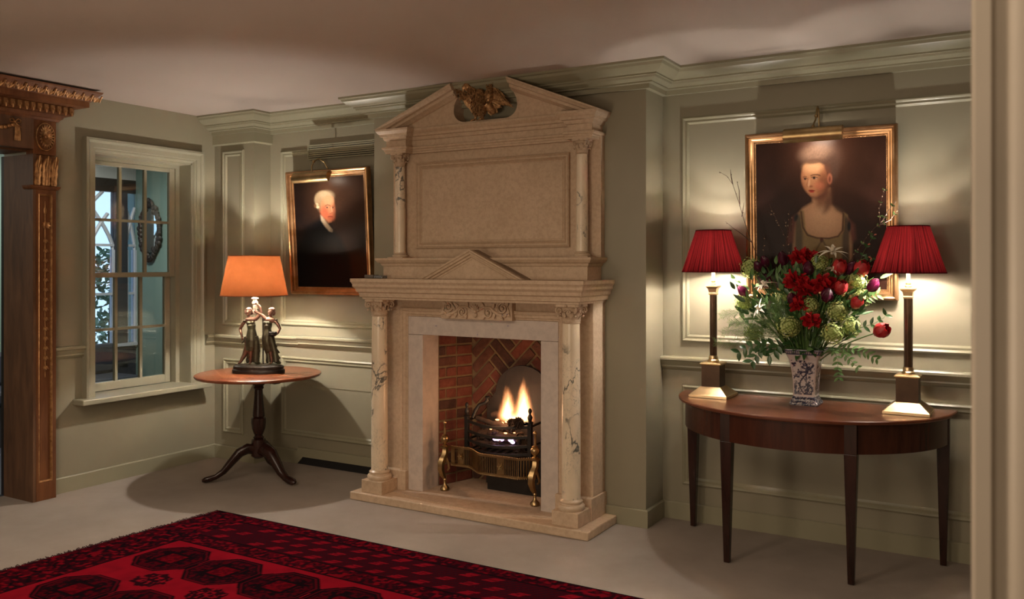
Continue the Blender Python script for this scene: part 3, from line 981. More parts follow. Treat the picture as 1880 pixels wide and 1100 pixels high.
for sg in (-1, 1):
    column(FC + sg * 0.684, 4.372, 0.13, 0.19, 1.168, 1.276, 0.053, 0.048, 0.078, (0.082, 4.292, 4.452))

# carved tablet with scrolling acanthus
put('tablet', MB().box(FC - 0.256, FC + 0.256, 4.445, 4.495, 1.162, 1.274), ST, fp, bevel=0.003)
m = MB()
ty, tz = 4.440, 1.218


def scroll(m, x, z, r0, turns, dirx, rad, start=0.0, sgn=1, n=26):
    pts = []
    for i in range(n):
        t = i / (n - 1)
        th = start + sgn * turns * 2 * PI * t
        r = r0 * (1 - 0.82 * t)
        pts.append((x + dirx * r * math.cos(th), ty - 0.004 * t, z + r * math.sin(th)))
    m.tube(pts, [rad * (1 - 0.45 * i / (n - 1)) for i in range(n)], 6)
    m.ball((x, ty - 0.006, z), rad * 1.25, 8, 6)


for sg in (-1, 1):
    scroll(m, FC + sg * 0.195, tz + 0.018, 0.036, 1.6, sg, 0.0075, 1.2, 1)
    scroll(m, FC + sg * 0.095, tz - 0.010, 0.034, 1.5, -sg, 0.007, 0.6, -1)
    m.tube([(FC + sg * 0.225, ty, tz + 0.03), (FC + sg * 0.238, ty, tz - 0.005), (FC + sg * 0.21, ty, tz - 0.03), (FC + sg * 0.17, ty, tz - 0.022), (FC + sg * 0.135, ty, tz - 0.005), (FC + sg * 0.11, ty, tz + 0.02), (FC + sg * 0.06, ty, tz + 0.022), (FC + sg * 0.02, ty, tz + 0.0)],
           [0.004, 0.007, 0.009, 0.010, 0.010, 0.009, 0.007, 0.005], 7)
    for x, z, a, L in ((0.165, -0.018, -0.5, 0.045), (0.135, -0.008, -1.4, 0.04), (0.15, 0.0, 1.2, 0.045), (0.12, 0.016, 0.8, 0.04), (0.06, 0.02, 1.9, 0.035), (0.07, -0.02, -1.9, 0.035), (0.215, 0.035, 0.5, 0.03), (0.225, -0.01, -0.6, 0.03), (0.185, -0.03, -0.9, 0.03)):
        d = Vector((sg * math.cos(a), -0.18, math.sin(a)))
        m.leaf((FC + sg * x, ty + 0.002, tz + z), d, Vector((-d.z, 0, d.x)).normalized(), (0, -1, 0), L, 0.022, 0.25, 4, 0.5)
for q in range(7):
    a = PI * (0.08 + 0.84 * q / 6)
    d = Vector((math.cos(a) * 0.8, -0.15, math.sin(a)))
    m.leaf((FC, ty + 0.002, tz - 0.005), d, Vector((-d.z, 0, d.x)).normalized(), (0, -1, 0), 0.050, 0.015, 0.2, 4, 0.5)
for q in range(5):
    a = -PI * (0.2 + 0.6 * q / 4)
    d = Vector((math.cos(a) * 0.7, -0.15, math.sin(a)))
    m.leaf((FC, ty + 0.002, tz - 0.01), d, Vector((-d.z, 0, d.x)).normalized(), (0, -1, 0), 0.034, 0.014, 0.2, 4, 0.5)
m.ball((FC, ty - 0.004, tz - 0.006), (0.012, 0.010, 0.012), 8, 6)
put('acanthus_carving', m, ST, fp, smooth=60)


def ledge(name, w, yf, prof, ret=True):
    """moulded ledge with returns to the wall; profile (outwards, z)"""
    p = [(FC - w, YB), (FC - w, yf), (FC + w, yf), (FC + w, YB)]
    zz = [z for _, z in prof]
    mm = MB().sweep(p, prof)
    # fill top and bottom of the slab
    ot = prof[0][0]; ob = prof[-1][0]
    mm.box(FC - w - min(ot, ob) + 0.001, FC + w + min(ot, ob) - 0.001, yf - min(ot, ob) + 0.001, YB, min(zz) + 0.001, max(zz) - 0.001)
    return put(name, mm, ST, fp, smooth=20)


ledge('mantel_shelf', 0.755, 4.312, [(0.0, 1.277), (0.010, 1.277), (0.012, 1.290), (0.024, 1.293), (0.026, 1.312), (0.028, 1.318), (0.040, 1.325), (0.043, 1.343), (0.050, 1.352), (0.056, 1.358), (0.056, 1.372), (0.062, 1.384), (0.066, 1.388), (0.066, 1.408), (0.0, 1.408)])
put('attic_block', MB().box(FC - 0.735, FC + 0.735, 4.475, YB, 1.408, 1.49), ST, fp)
ledge('attic_cornice', 0.735, 4.475, [(0, 1.485), (0.006, 1.487), (0.012, 1.497), (0.014, 1.504), (0.026, 1.508), (0.036, 1.520), (0.040, 1.526), (0.040, 1.538), (0, 1.538)])
# little pediment standing on the shelf
pb, pa, pw = 1.408, 1.588, 0.375
m = MB()
m.prism([(FC - pw, pb), (FC + pw, pb), (FC, pa)], lambda a, b, d: (a, d, b), 4.405, 4.48)
sl = (pa - pb) / pw


def rake(m, xa, za, xb, zb_, prof):
    """raking moulding from (xa,za) to (xb,zb): profile (down, y)"""
    vs = []
    for x, z in ((xa, za), (xb, zb_)):
        for dn, y in prof: vs.append((x, y, z - dn))
    k = len(prof)
    fs = [(j, k + j, k + (j + 1) % k, (j + 1) % k) for j in range(k)] + [tuple(range(k)), tuple(range(2 * k - 1, k - 1, -1))]
    m.add(vs, fs)


RK = [(0, 4.475), (0, 4.372), (0.010, 4.372), (0.016, 4.378), (0.028, 4.380), (0.032, 4.390), (0.044, 4.392), (0.048, 4.400), (0.060, 4.402), (0.060, 4.475)]
rake(m, FC - pw - 0.05, pb - 0.024 + 0.0, FC, pa, RK) if False else None
rk = MB()
for sg in (-1, 1):
    # clip the foot of the rake at the shelf
    vs = []
    for dn, y in RK: vs.append((FC + sg * (pw - dn / sl), y, pb))
    for dn, y in RK: vs.append((FC, y, pa - dn))
    k = len(RK)
    rk.add(vs, [(j, k + j, k + (j + 1) % k, (j + 1) % k) for j in range(k)] + [tuple(range(k)), tuple(range(2 * k - 1, k - 1, -1))])
sp = put('small_pediment', m, ST, fp)
put('raking_moulding', rk, ST, sp, smooth=20)

# overmantel
put('overmantel', MB().box(FC - 0.758, FC + 0.758, 4.608, YB, 1.538, 2.26), ST, fp, bevel=0.002)
put('panel_frame', MB().frame((FC - 0.560, 4.609, 1.602), (1, 0, 0), (0, 0, 1), 1.12, 0.558, [(0, 0), (0, 0.018), (0.006, 0.024), (0.012, 0.017), (0.014, 0.012), (0.022, 0.012), (0.026, 0.006), (0.032, 0.012), (0.038, 0.003), (0.044, 0)], (0, -1, 0)), ST, fp, smooth=30)
put('central_panel', MB().box(FC - 0.512, FC + 0.512, 4.604, 4.610, 1.650, 2.112), ST, fp, bevel=0.002)
for sg in (-1, 1):
    cx = FC + sg * 0.662
    put('column_footing', MB().box(cx - 0.062, cx + 0.062, 4.502, 4.61, 1.536, 1.546), ST, fp)
    column(cx, 4.556, 1.546, 1.575, 2.135, 2.222, 0.0355, 0.032, 0.052)


# entablature breaking forward over the columns
def ent_path(off=0.0):
    a, b, yf, yc_ = 0.745, 0.585, 4.515, 4.585
    return [(FC - a, YB), (FC - a, yf), (FC - b, yf), (FC - b, yc_), (FC + b, yc_), (FC + b, yf), (FC + a, yf), (FC + a, YB)]


ARP = [(0, 2.222), (0.004, 2.222), (0.005, 2.234), (0.010, 2.236), (0.011, 2.246), (0.020, 2.252), (0.022, 2.262), (0, 2.262)]
CRP = [(0, 2.306), (0.008, 2.308), (0.014, 2.318), (0.016, 2.328), (0.030, 2.332), (0.032, 2.346), (0.040, 2.352), (0.050, 2.366), (0.052, 2.378), (0, 2.378)]
m = MB()
for a, b, y0 in ((-0.745, -0.585, 4.515), (0.585, 0.745, 4.515), (-0.59, 0.59, 4.585)): m.box(FC + a, FC + b, y0 + 0.001, YB, 2.2225, 2.3765)
put('entablature', m, ST, fp)
put('architrave_moulding', MB().sweep(ent_path(), ARP), ST, fp, smooth=20)
put('cornice_moulding', MB().sweep(ent_path(), CRP), ST, fp, smooth=20)
# broken pediment with a rounded well for the eagle
zb0, za0, hw, gap = 2.378, 2.622, 0.795, 0.202
sl = (za0 - zb0) / (hw - gap)
m = MB()
gb = zb0 + 0.012
for sg in (-1, 1):
    poly = [(hw, zb0), (0.0, zb0), (0.0, gb), (gap - 0.055, gb)]
    for i in range(1, 7):
        a = -PI / 2 + PI / 2 * i / 6
        poly.append((gap - 0.055 + 0.085 * math.cos(a), gb + 0.075 + 0.075 * math.sin(a)))
    poly += [(gap + 0.024, gb + 0.115), (gap + 0.008, gb + 0.145), (gap, gb + 0.165), (gap, za0 - 0.06), (hw, zb0 - 0.0)]
    q = [(FC + sg * a, b) for a, b in poly[:-1]]
    q[-1] = (FC + sg * gap, za0 - 0.02)
    m.prism(q, lambda a, b, d: (a, d, b), 4.548, YB)
put('pediment', m, ST, fp)
RK2 = [(0, YB), (0, 4.462), (0.012, 4.462), (0.018, 4.470), (0.034, 4.480), (0.038, 4.500), (0.056, 4.503), (0.060, 4.515), (0.072, 4.530), (0.078, 4.548), (0.078, YB)]
m = MB()
for sg in (-1, 1):
    vs = []; k = len(RK2)
    for dn, y in RK2: vs.append((FC + sg * (hw + 0.01 - dn / sl * 0.9), y, zb0 + 0.001))
    for dn, y in RK2: vs.append((FC + sg * gap, y, za0 - dn))
    put('raking_cornice', MB().add(vs, [(j, k + j, k + (j + 1) % k, (j + 1) % k) for j in range(k)] + [tuple(range(k)), tuple(range(2 * k - 1, k - 1, -1))]), ST, fp, smooth=20)

# ------------------------------------------------------------------ brick fire chamber: every brick its own piece
YF = 4.935
bl = put('brick_lining', MB().prism([(FC - 0.428, YB), (FC - 0.346, YF), (FC + 0.346, YF), (FC + 0.428, YB), (FC + 0.45, YB), (FC + 0.45, 5.04), (FC - 0.45, 5.04), (FC - 0.45, YB)], lambda a, b, d: (a, b, d), hz, 1.10), 'mortar', fp)
put('flue_hood', MB().box(FC - 0.43, FC + 0.43, YB, YF, 1.08, 1.10), 'fireback', fp)
cache = {}


def brick_side(sg):
    p0 = Vector((FC + sg * 0.428, YB, 0)); p1 = Vector((FC + sg * 0.346, YF, 0))
    u = (p1 - p0); L = u.length; u.normalize(); nn = Vector((-u.y, u.x, 0)) if sg > 0 else Vector((u.y, -u.x, 0))
    z = hz + 0.006; row = 0
    split = L * 0.52
    while z < 1.06:
        if row % 2 == 0: spans = [(0.0, split * 0.40), (split * 0.40, split), (split, L)]
        else: spans = [(0.0, split), (split, L)]
        for a, b in spans:
            jz = random.uniform(-0.002, 0.002)
            pr = random.uniform(0.004, 0.010)
            m = MB()
            vs = []
            for d in (-0.01, pr):
                for t, zz in ((a + 0.006, z), (b - 0.006, z + jz), (b - 0.006, z + 0.0565 + jz), (a + 0.006, z + 0.0565)):
                    q = p0 + u * t + nn * d
                    vs.append((q.x, q.y, zz))
            m.add(vs, [(3, 2, 1, 0), (4, 5, 6, 7), (0, 1, 5, 4), (1, 2, 6, 5), (2, 3, 7, 6), (3, 0, 4, 7)])
            put('brick', m, random.choice(BR[:3] + BR[:1]), bl, bevel=0.003)
        z += 0.0705; row += 1


brick_side(-1); brick_side(1)


def clip(poly, ax, lim, keep_less):
    out = []
    for i in range(len(poly)):
        a, b = poly[i - 1], poly[i]
        ia = (a[ax] <= lim) == keep_less; ib = (b[ax] <= lim) == keep_less
        if ia != ib:
            t = (lim - a[ax]) / (b[ax] - a[ax])
            out.append((a[0] + (b[0] - a[0]) * t, a[1] + (b[1] - a[1]) * t))
        if ib: out.append(b)
    return out


wB, nB = 0.0735, 3
ca = math.cos(PI / 4)
for i in range(-14, 15):
    for j in range(-5, 6):
        for kind in (0, 1):
            ox, oy = (i + nB * j) * wB, (i - nB * j) * wB
            if kind == 0: rect = [(ox, oy), (ox + nB * wB, oy), (ox + nB * wB, oy + wB), (ox, oy + wB)]
            else: rect = [(ox, oy + wB), (ox + wB, oy + wB), (ox + wB, oy + (nB + 1) * wB), (ox, oy + (nB + 1) * wB)]
            cxm = sum(p[0] for p in rect) / 4; cym = sum(p[1] for p in rect) / 4
            g = 0.0072
            rect = [(p[0] + (g if p[0] < cxm else -g), p[1] + (g if p[1] < cym else -g)) for p in rect]
            pol = [((a - b) * ca, (a + b) * ca + 0.55) for a, b in rect]
            for ax, lim, less in ((0, -0.338, False), (0, 0.338, True), (1, 0.06, False), (1, 1.075, True)):
                pol = clip(pol, ax, lim, less)
                if len(pol) < 3: break
            if len(pol) < 3: continue
            ar = abs(sum(pol[q - 1][0] * pol[q][1] - pol[q][0] * pol[q - 1][1] for q in range(len(pol)))) / 2
            if ar < 0.0006: continue
            pr = random.uniform(0.004, 0.011)
            put('brick', MB().prism([(FC + a, b) for a, b in pol], lambda a, b, d: (a, d, b), YF + 0.006, YF - pr), random.choice(BR[:3] + BR[1:3]), bl, bevel=0.003)

# ------------------------------------------------------------------ the dog grate
GX0, GX1 = -3.112, -2.645
GC = (GX0 + GX1) / 2
gr = thing('fire_grate', 'black iron dog grate with pierced brass apron and brass urn legs in the fireplace', 'fire grate', (GC, 4.70, hz))
# arched cast fireback, leaning a little
fbx = -2.80
pol = [(fbx - 0.27, hz + 0.01), (fbx + 0.27, hz + 0.01), (fbx + 0.27, 0.60)]
pol += [(fbx + 0.235, 0.62), (fbx + 0.21, 0.66)]
for i in range(0, 17):
    a = PI * i / 16
    pol.append((fbx + 0.205 * math.cos(a), 0.66 + 0.185 * math.sin(a)))
pol += [(fbx - 0.21, 0.66), (fbx - 0.235, 0.62), (fbx - 0.27, 0.60)]
put('fireback', MB().prism(pol, lambda a, b, d: (a, d + 0.02 * (b - 0.05), b), 4.885, 4.865), 'fireback', gr, bevel=0.004)


def bowed(z, y0, depth, n=14, x0=GX0, x1=GX1, sag=0.0):
    return [(x0 + (x1 - x0) * i / n, y0 - depth * math.sin(PI * i / n), z - sag * math.sin(PI * i / n)) for i in range(n + 1)]


for z, dpt, sag in ((0.492, 0.075, 0.012), (0.428, 0.070, 0.01), (0.372, 0.070, 0.012), (0.322, 0.070, 0.012)):
    m = MB()
    pts = bowed(z, 4.70, dpt, sag=sag)
    k = 4; vs = []
    for p in pts: vs += [(p[0], p[1] - 0.005, p[2] - 0.009), (p[0], p[1] + 0.005, p[2] - 0.009), (p[0], p[1] + 0.005, p[2] + 0.009), (p[0], p[1] - 0.005, p[2] + 0.009)]
    fs = [(i * 4 + j, i * 4 + (j + 1) % 4, i * 4 + 4 + (j + 1) % 4, i * 4 + 4 + j) for i in range(len(pts) - 1) for j in range(4)] + [(0, 1, 2, 3), tuple(len(vs) - 4 + q for q in range(4))]
    put('front_bar', m.add(vs, fs), 'iron', gr, bevel=0.001)
for x in (GX0, GX1):
    put('post', MB().box(x - 0.013, x + 0.013, 4.688, 4.714, 0.20, 0.515), 'iron', gr, bevel=0.002)
    put('finial', MB().lathe(x, 4.70, [(0.020, 0.515), (0.022, 0.522), (0.010, 0.528), (0.014, 0.540), (0.017, 0.552), (0.010, 0.566), (0.007, 0.572), (0.009, 0.578), (0.013, 0.59), (0.009, 0.602), (0.003, 0.608)], 12), 'iron', gr, smooth=50)
    put('side_bar', MB().tube([(x, 4.70, 0.492), (x, 4.87, 0.50)], 0.008, 6), 'iron', gr)
    put('side_bar', MB().tube([(x, 4.70, 0.372), (x, 4.87, 0.372)], 0.008, 6), 'iron', gr)
# iron horn scrolling up at the left
put('scrolled_horn', MB().tube([(GX0 + 0.03, 4.72, 0.505), (GX0 + 0.035, 4.75, 0.55), (GX0 + 0.05, 4.77, 0.585), (GX0 + 0.09, 4.78, 0.60), (GX0 + 0.105, 4.785, 0.62), (GX0 + 0.10, 4.785, 0.635), (GX0 + 0.12, 4.785, 0.64)], [0.011, 0.013, 0.012, 0.012, 0.014, 0.015, 0.008], 8), 'iron', gr, smooth=60)
m = MB()
for i in range(9):
    x = GX0 + 0.02 + (GX1 - GX0 - 0.04) * i / 8
    m.tube([(x, 4.70 - 0.062 * math.sin(PI * i / 8), 0.31), (x, 4.86, 0.31)], 0.006, 5)
put('bottom_bars', m, 'iron', gr)
put('ash_tray', MB().box(-2.985, -2.56, 4.745, 4.86, hz + 0.005, 0.165), 'iron', gr, bevel=0.003)
# pierced serpentine brass apron
LX0, LX1 = -3.205, -2.535


def apron(t):
    x = LX0 + 0.012 + (LX1 - LX0 - 0.024) * t
    s_ = max(0.0, min(1.0, (t - 0.20) / 0.28)); s2 = max(0.0, min(1.0, (0.99 - t) / 0.12))
    s_ = s_ * s_ * (3 - 2 * s_) * (0.35 + 0.65 * s2)
    y = 4.640 - 0.105 * s_
    return x, y, 0.322 - 0.0 * s_, 0.212


def strip(z0, z1, n=60, th=0.004, a=0.0, b=1.0):
    vs = []; fs = []
    for i in range(n + 1):
        x, y, _, _ = apron(a + (b - a) * i / n)
        vs += [(x, y, z0), (x, y - th, z0), (x, y - th, z1), (x, y, z1)]
    fs = [(i * 4 + j, i * 4 + (j + 1) % 4, i * 4 + 4 + (j + 1) % 4, i * 4 + 4 + j) for i in range(n) for j in range(4)] + [(0, 1, 2, 3), tuple(len(vs) - 4 + q for q in range(4))]
    return MB().add(vs, fs)


ap = put('brass_apron', strip(0.318, 0.330, th=0.009), 'brass', gr)
put('rim', strip(0.208, 0.220, th=0.009), 'brass', ap)
for a, b in ((0.0, 0.045), (0.08, 0.155), (0.285, 0.40), (0.64, 0.715)):
    put('plate', strip(0.219, 0.319, 12, 0.003, a, b), 'brass', ap)
sl0 = None
t = 0.165
gaps = [(0.165, 0.28), (0.41, 0.632), (0.725, 0.985)]
for a, b in gaps:
    nsl = int((b - a) / 0.0190)
    for i in range(nsl + 1):
        put('slat', strip(0.219, 0.319, 1, 0.004, a + (b - a) * i / nsl, a + (b - a) * i / nsl + 0.0072), 'brass', ap)
m = MB()
for i in range(64):
    x, y, zt_, zb_ = apron((i + 0.5) / 64)
    m.ball((x, y - 0.006, 0.207), 0.0052, 6, 4); m.ball((x, y - 0.006, 0.331), 0.0042, 6, 4)
put('beaded_edge', m, 'brass', ap, smooth=60)
for q in (0.117, 0.677):
    x, y, _, _ = apron(q)
    m = MB()
    for i in range(6):
        a = 2 * PI * i / 6
        m.leaf((x, y - 0.004, 0.269), (math.cos(a), -0.1, math.sin(a)), (-math.sin(a), 0, math.cos(a)), (0, -1, 0), 0.026, 0.014, 0.1, 3)
    m.ball((x, y - 0.006, 0.269), 0.006, 8, 6)
    put('engraved_rosette', m, 'brass', ap, smooth=60)
for x, y in ((LX0, 4.585), (LX1, 4.565)):
    put('brass_leg', MB().lathe(x, y, [(0.026, hz + 0.004), (0.030, hz + 0.012), (0.028, hz + 0.022), (0.016, hz + 0.034), (0.009, hz + 0.046), (0.008, hz + 0.066), (0.013, hz + 0.072), (0.009, hz + 0.08)], 20)
        .tube([(x, y, hz + 0.078), (x - 0.004, y - 0.018, hz + 0.105), (x - 0.006, y - 0.034, hz + 0.145), (x - 0.002, y - 0.036, hz + 0.185), (x + 0.002, y - 0.020, hz + 0.215), (x + 0.002, y, hz + 0.235), (x, y + 0.01, hz + 0.28)], [0.011, 0.017, 0.022, 0.024, 0.021, 0.020, 0.020], 4, 0.75)
        .tube([(x + 0.004, y, hz + 0.225), (x + 0.018, y + 0.012, hz + 0.175), (x + 0.024, y + 0.012, hz + 0.145), (x + 0.012, y + 0.01, hz + 0.13)], 0.007, 6)
        .box(x - 0.024, x + 0.024, y - 0.022, y + 0.026, hz + 0.275, hz + 0.285), 'brass', gr, smooth=35)
    put('brass_urn', MB().lathe(x, y, [(0.018, hz + 0.285), (0.020, hz + 0.292), (0.008, hz + 0.298), (0.010, hz + 0.304), (0.024, hz + 0.318), (0.029, hz + 0.332), (0.024, hz + 0.346), (0.018, hz + 0.350), (0.020, hz + 0.356), (0.009, hz + 0.364), (0.0075, hz + 0.40), (0.006, hz + 0.425), (0.011, hz + 0.430), (0.012, hz + 0.438), (0.006, hz + 0.446), (0.002, hz + 0.452)], 20), 'brass', gr, smooth=50)

# fuel: logs, pine cones, coals, flames
lg = [((-3.06, 4.74, 0.505), (-2.86, 4.70, 0.482), 0.016, 'thin split log leaning from the left grate finial'), ((-2.97, 4.78, 0.530), (-2.80, 4.80, 0.548), 0.020, 'short charred log lying across the top of the fire'),
      ((-2.88, 4.705, 0.492), (-2.74, 4.66, 0.470), 0.017, 'split log end poking over the front bar'), ((-3.05, 4.76, 0.40), (-2.75, 4.74, 0.405), 0.03, 'charred log behind the middle bars of the grate'),
      ((-3.06, 4.74, 0.345), (-2.70, 4.75, 0.345), 0.022, 'lowest charred log on the bottom bars of the grate')]
for a, b, r, lab in lg:
    a, b = Vector(a), Vector(b)
    t = thing('log', lab, 'log', a, 'logs in the grate')
    put('bark', MB().tube([a.lerp(b, i / 6) + Vector((0, 0, random.uniform(-0.004, 0.004))) for i in range(7)], [r * random.uniform(0.85, 1.1) for _ in range(7)], 9), 'log', t, smooth=50)
for c, r, lab in (((-2.715, 4.672, 0.512), 0.036, 'dark pine cone on the fire by the right grate finial'), ((-2.765, 4.675, 0.508), 0.028, 'smaller pine cone left of the other on the fire')):
    t = thing('pine_cone', lab, 'pine cone', c, 'pine cones on the fire')
    m = MB()
    for i in range(70):
        ph = math.acos(1 - 2 * (i + 0.5) / 70); a = i * 2.39996
        d = Vector((math.sin(ph) * math.cos(a), math.sin(ph) * math.sin(a), math.cos(ph)))
        m.leaf(Vector(c) + d * (r * 0.5), (d + Vector((0.5, 0, 0.1))).normalized(), d.orthogonal().normalized(), d, r * 0.50, r * 0.52, 0.5, 3)
    m.ball(c, r * 0.65, 10, 8)
    put('scales', m, 'cone', t, smooth=40)
m = MB()
for i in range(60):
    m.ball((random.uniform(GX0 + 0.03, GX1 - 0.03), random.uniform(4.70, 4.84), random.uniform(0.32, 0.44)), (random.uniform(0.012, 0.024), random.uniform(0.012, 0.022), random.uniform(0.01, 0.018)), 6, 4)
put('coals', m, 'log', None, smooth=None, kind='stuff', label='dark coals heaped inside the iron grate', cat='coal')
m = MB(); m2 = MB()
for c, r in (((-2.875, 4.695, 0.398), 0.020), ((-2.90, 4.70, 0.392), 0.014), ((-2.85, 4.70, 0.395), 0.015), ((-2.78, 4.695, 0.398), 0.017), ((-2.77, 4.70, 0.385), 0.014)):
    m2.ball(c, (r * 1.2, r * 0.5, r * 0.75), 8, 6)
for c, r in (((-2.80, 4.665, 0.445), 0.010), ((-2.74, 4.67, 0.452), 0.007), ((-2.93, 4.70, 0.452), 0.007), ((-2.86, 4.71, 0.497), 0.016), ((-2.82, 4.72, 0.505), 0.014), ((-2.90, 4.73, 0.51), 0.012)):
    m.ball(c, (r * 1.3, r * 0.7, r * 0.45), 8, 5)
eo = put('embers', m, 'ember', None, kind='stuff', label='glowing orange embers between the logs', cat='ember')
put('gas_glow', m2, 'ember2', eo)


def flame_mat(name, R, H, s):
    """burning gas: emission that thins out from the axis of the flame and towards its tip"""
    n = NT(name)
    n.t.nodes.remove(n.b)
    tc = n.n('ShaderNodeTexCoord')
    sx = n.n('ShaderNodeSeparateXYZ'); n.l(tc.outputs['Object'], sx.inputs[0])
    z = n.math('DIVIDE', sx.outputs[2], H)
    fm_ = n.n('ShaderNodeMapping'); fm_.inputs['Scale'].default_value = (1.6, 1.6, 0.45); n.l(tc.outputs['Object'], fm_.inputs[0])
    nz = n.noise(fm_.outputs[0], 22, 3, 0.6)
    wob = n.math('MULTIPLY', n.math('SUBTRACT', nz, 0.5), 0.11)
    x = n.math('ADD', sx.outputs[0], n.math('MULTIPLY', wob, z))
    r = n.math('SQRT', n.math('ADD', n.math('MULTIPLY', x, x), n.math('MULTIPLY', sx.outputs[1], sx.outputs[1])))
    wz = n.math('MULTIPLY', n.math('ADD', n.math('MULTIPLY', n.math('POWER', n.math('SUBTRACT', 1.0, n.math('MINIMUM', z, 0.999)), 0.8), 0.92), 0.08), R)
    q = n.math('DIVIDE', r, wz)
    core = n.math('POWER', n.math('MAXIMUM', n.math('SUBTRACT', 1.0, q), 0.0), 2.0)
    fade = n.math('MULTIPLY', n.math('POWER', n.math('MAXIMUM', n.math('SUBTRACT', 1.0, z), 0.0), 1.1), n.math('MINIMUM', n.math('MULTIPLY', z, 6.0), 1.0))
    den = n.math('MULTIPLY', core, fade)
    col = n.ramp(den, [(0.0, (1.0, 0.30, 0.08)), (0.3, (1.0, 0.55, 0.25)), (0.7, (1.0, 0.80, 0.55))])
    e = n.n('ShaderNodeEmission'); n.l(col, e.inputs[0]); n.l(n.math('MULTIPLY', den, s), e.inputs[1])
    n.l(e.outputs[0], n.out.inputs['Volume'])
    return n.m


for i, (p, R, H, s, lab) in enumerate((((-2.845, 4.765, 0.50), 0.085, 0.235, 150, 'left tongue of flame above the logs'), ((-2.735, 4.775, 0.495), 0.090, 0.30, 170, 'right and taller tongue of flame above the pine cones'),
                                  ((-2.795, 4.76, 0.495), 0.11, 0.08, 70, 'low spread of flame along the top of the logs'))):
    t = thing('flame', lab, 'flame', p, 'flames of the fire')
    o = put('fire', MB().lathe(p[0], p[1], [(R * 0.9, p[2]), (R * 1.1, p[2] + 0.2 * H), (R * 1.0, p[2] + 0.5 * H), (R * 0.6, p[2] + 0.8 * H), (R * 0.2, p[2] + H)], 16), flame_mat('burning_gas', R, H, s), t, smooth=60)
light('fire_glow', 'POINT', (-2.80, 4.74, 0.62), 0.7, (1, 0.50, 0.22), 0.06)
light('fire_glow_low', 'POINT', (-2.83, 4.60, 0.56), 1.5, (1, 0.52, 0.26), 0.06)

# ================================================================== gilded eagle in the broken pediment
EX, EY, EZ = -2.905, 4.52, 2.39
eg = thing('eagle_carving', 'carved gilded eagle with raised wings standing in the broken pediment', 'carving', (EX, EY, EZ))


def EP(px_, py_, dy=0.0):
    """plan of the carving: right and up from its feet (0.305 mm to a unit), dy towards the wall"""
    return Vector((EX + (px_ - 735) * 0.000390, EY + dy, EZ + (900 - py_) * 0.000315))


m = MB()
m.ball(EP(750, 540), (0.046, 0.040, 0.074), 14, 10)
m.ball(EP(755, 640), (0.036, 0.034, 0.045), 12, 8)
m.tube([EP(715, 470), EP(650, 380), EP(590, 300), EP(545, 260, -0.01)], [0.040, 0.030, 0.025, 0.022], 10)
m.ball(EP(540, 255, -0.012), (0.028, 0.024, 0.024), 12, 8)
m.tube([EP(560, 205, -0.012), EP(520, 215, -0.02), EP(490, 270, -0.03), EP(492, 350, -0.032)], [0.016, 0.016, 0.012, 0.004], 8)
m.tube([EP(860, 600), EP(930, 720, 0.03), EP(960, 790, 0.04)], [0.030, 0.026, 0.016], 8)
m.ball(EP(900, 470, 0.01), (0.032, 0.028, 0.045), 10, 8)
m.ball(EP(570, 480, 0.01), (0.034, 0.028, 0.030), 10, 8)
body = blob('body', m, 'eagle', eg, 0.004, 3)
fm = MB()
for i in range(260):
    ph = random.uniform(0.25, 2.7); a = random.uniform(-2.9, 0.2)
    d = Vector((math.sin(ph) * math.cos(a), math.sin(ph) * math.sin(a), math.cos(ph)))
    c = EP(750, 555) + Vector((d.x * 0.047, d.y * 0.042, d.z * 0.082))
    al = (Vector((0, 0, -1)) + d * 0.35 + Vector((random.gauss(0, 0.2), 0, 0))).normalized()
    fm.leaf(c, al, al.cross(d).normalized(), d, 0.026, 0.013, 0.2, 3, 0.3)
for i in range(60):
    t = random.random()
    c = EP(715, 470).lerp(EP(560, 280), t) + Vector((random.uniform(-0.02, 0.02), -0.030 + random.uniform(0, 0.01), random.uniform(-0.02, 0.02)))
    fm.leaf(c, Vector((0.6, -0.2, -0.7)).normalized(), Vector((0.7, 0, 0.6)).normalized(), (0, -1, 0), 0.022, 0.011, 0.2, 3, 0.3)
put('breast_feathers', fm, 'eagle', eg, smooth=60)


def wing(name, spine, feathers, small):
    m = MB()
    pts = [EP(*p) for p in spine]
    m.tube(pts, [0.020, 0.022, 0.018, 0.010][:len(pts)], 8)
    for (a, b, w) in feathers:
        pa, pb_ = EP(*a), EP(*b)
        d = pb_ - pa
        m.leaf(pa, d.normalized(), d.normalized().cross(Vector((0, -1, 0))).normalized(), (0, -1, 0), d.length, w, 0.12, 6, 0.35)
        m.tube([pa, pa.lerp(pb_, 0.5) + Vector((0, -0.003, 0)), pb_], [0.004, 0.003, 0.001], 5)
    for i in range(small):
        t = random.random() * 0.98
        k = min(int(t * (len(pts) - 1)), len(pts) - 2); f = t * (len(pts) - 1) - k
        c = pts[k].lerp(pts[k + 1], f) + Vector((random.uniform(-0.022, 0.022), -0.022 + random.uniform(0, 0.012), random.uniform(-0.024, 0.018)))
        m.leaf(c, Vector((random.uniform(-0.3, 0.5), -0.25, -0.9)).normalized(), (0.9, 0, 0.2), (0, -1, 0), 0.024, 0.012, 0.2, 3, 0.3)
    return put(name, m, 'eagle', eg, smooth=60)


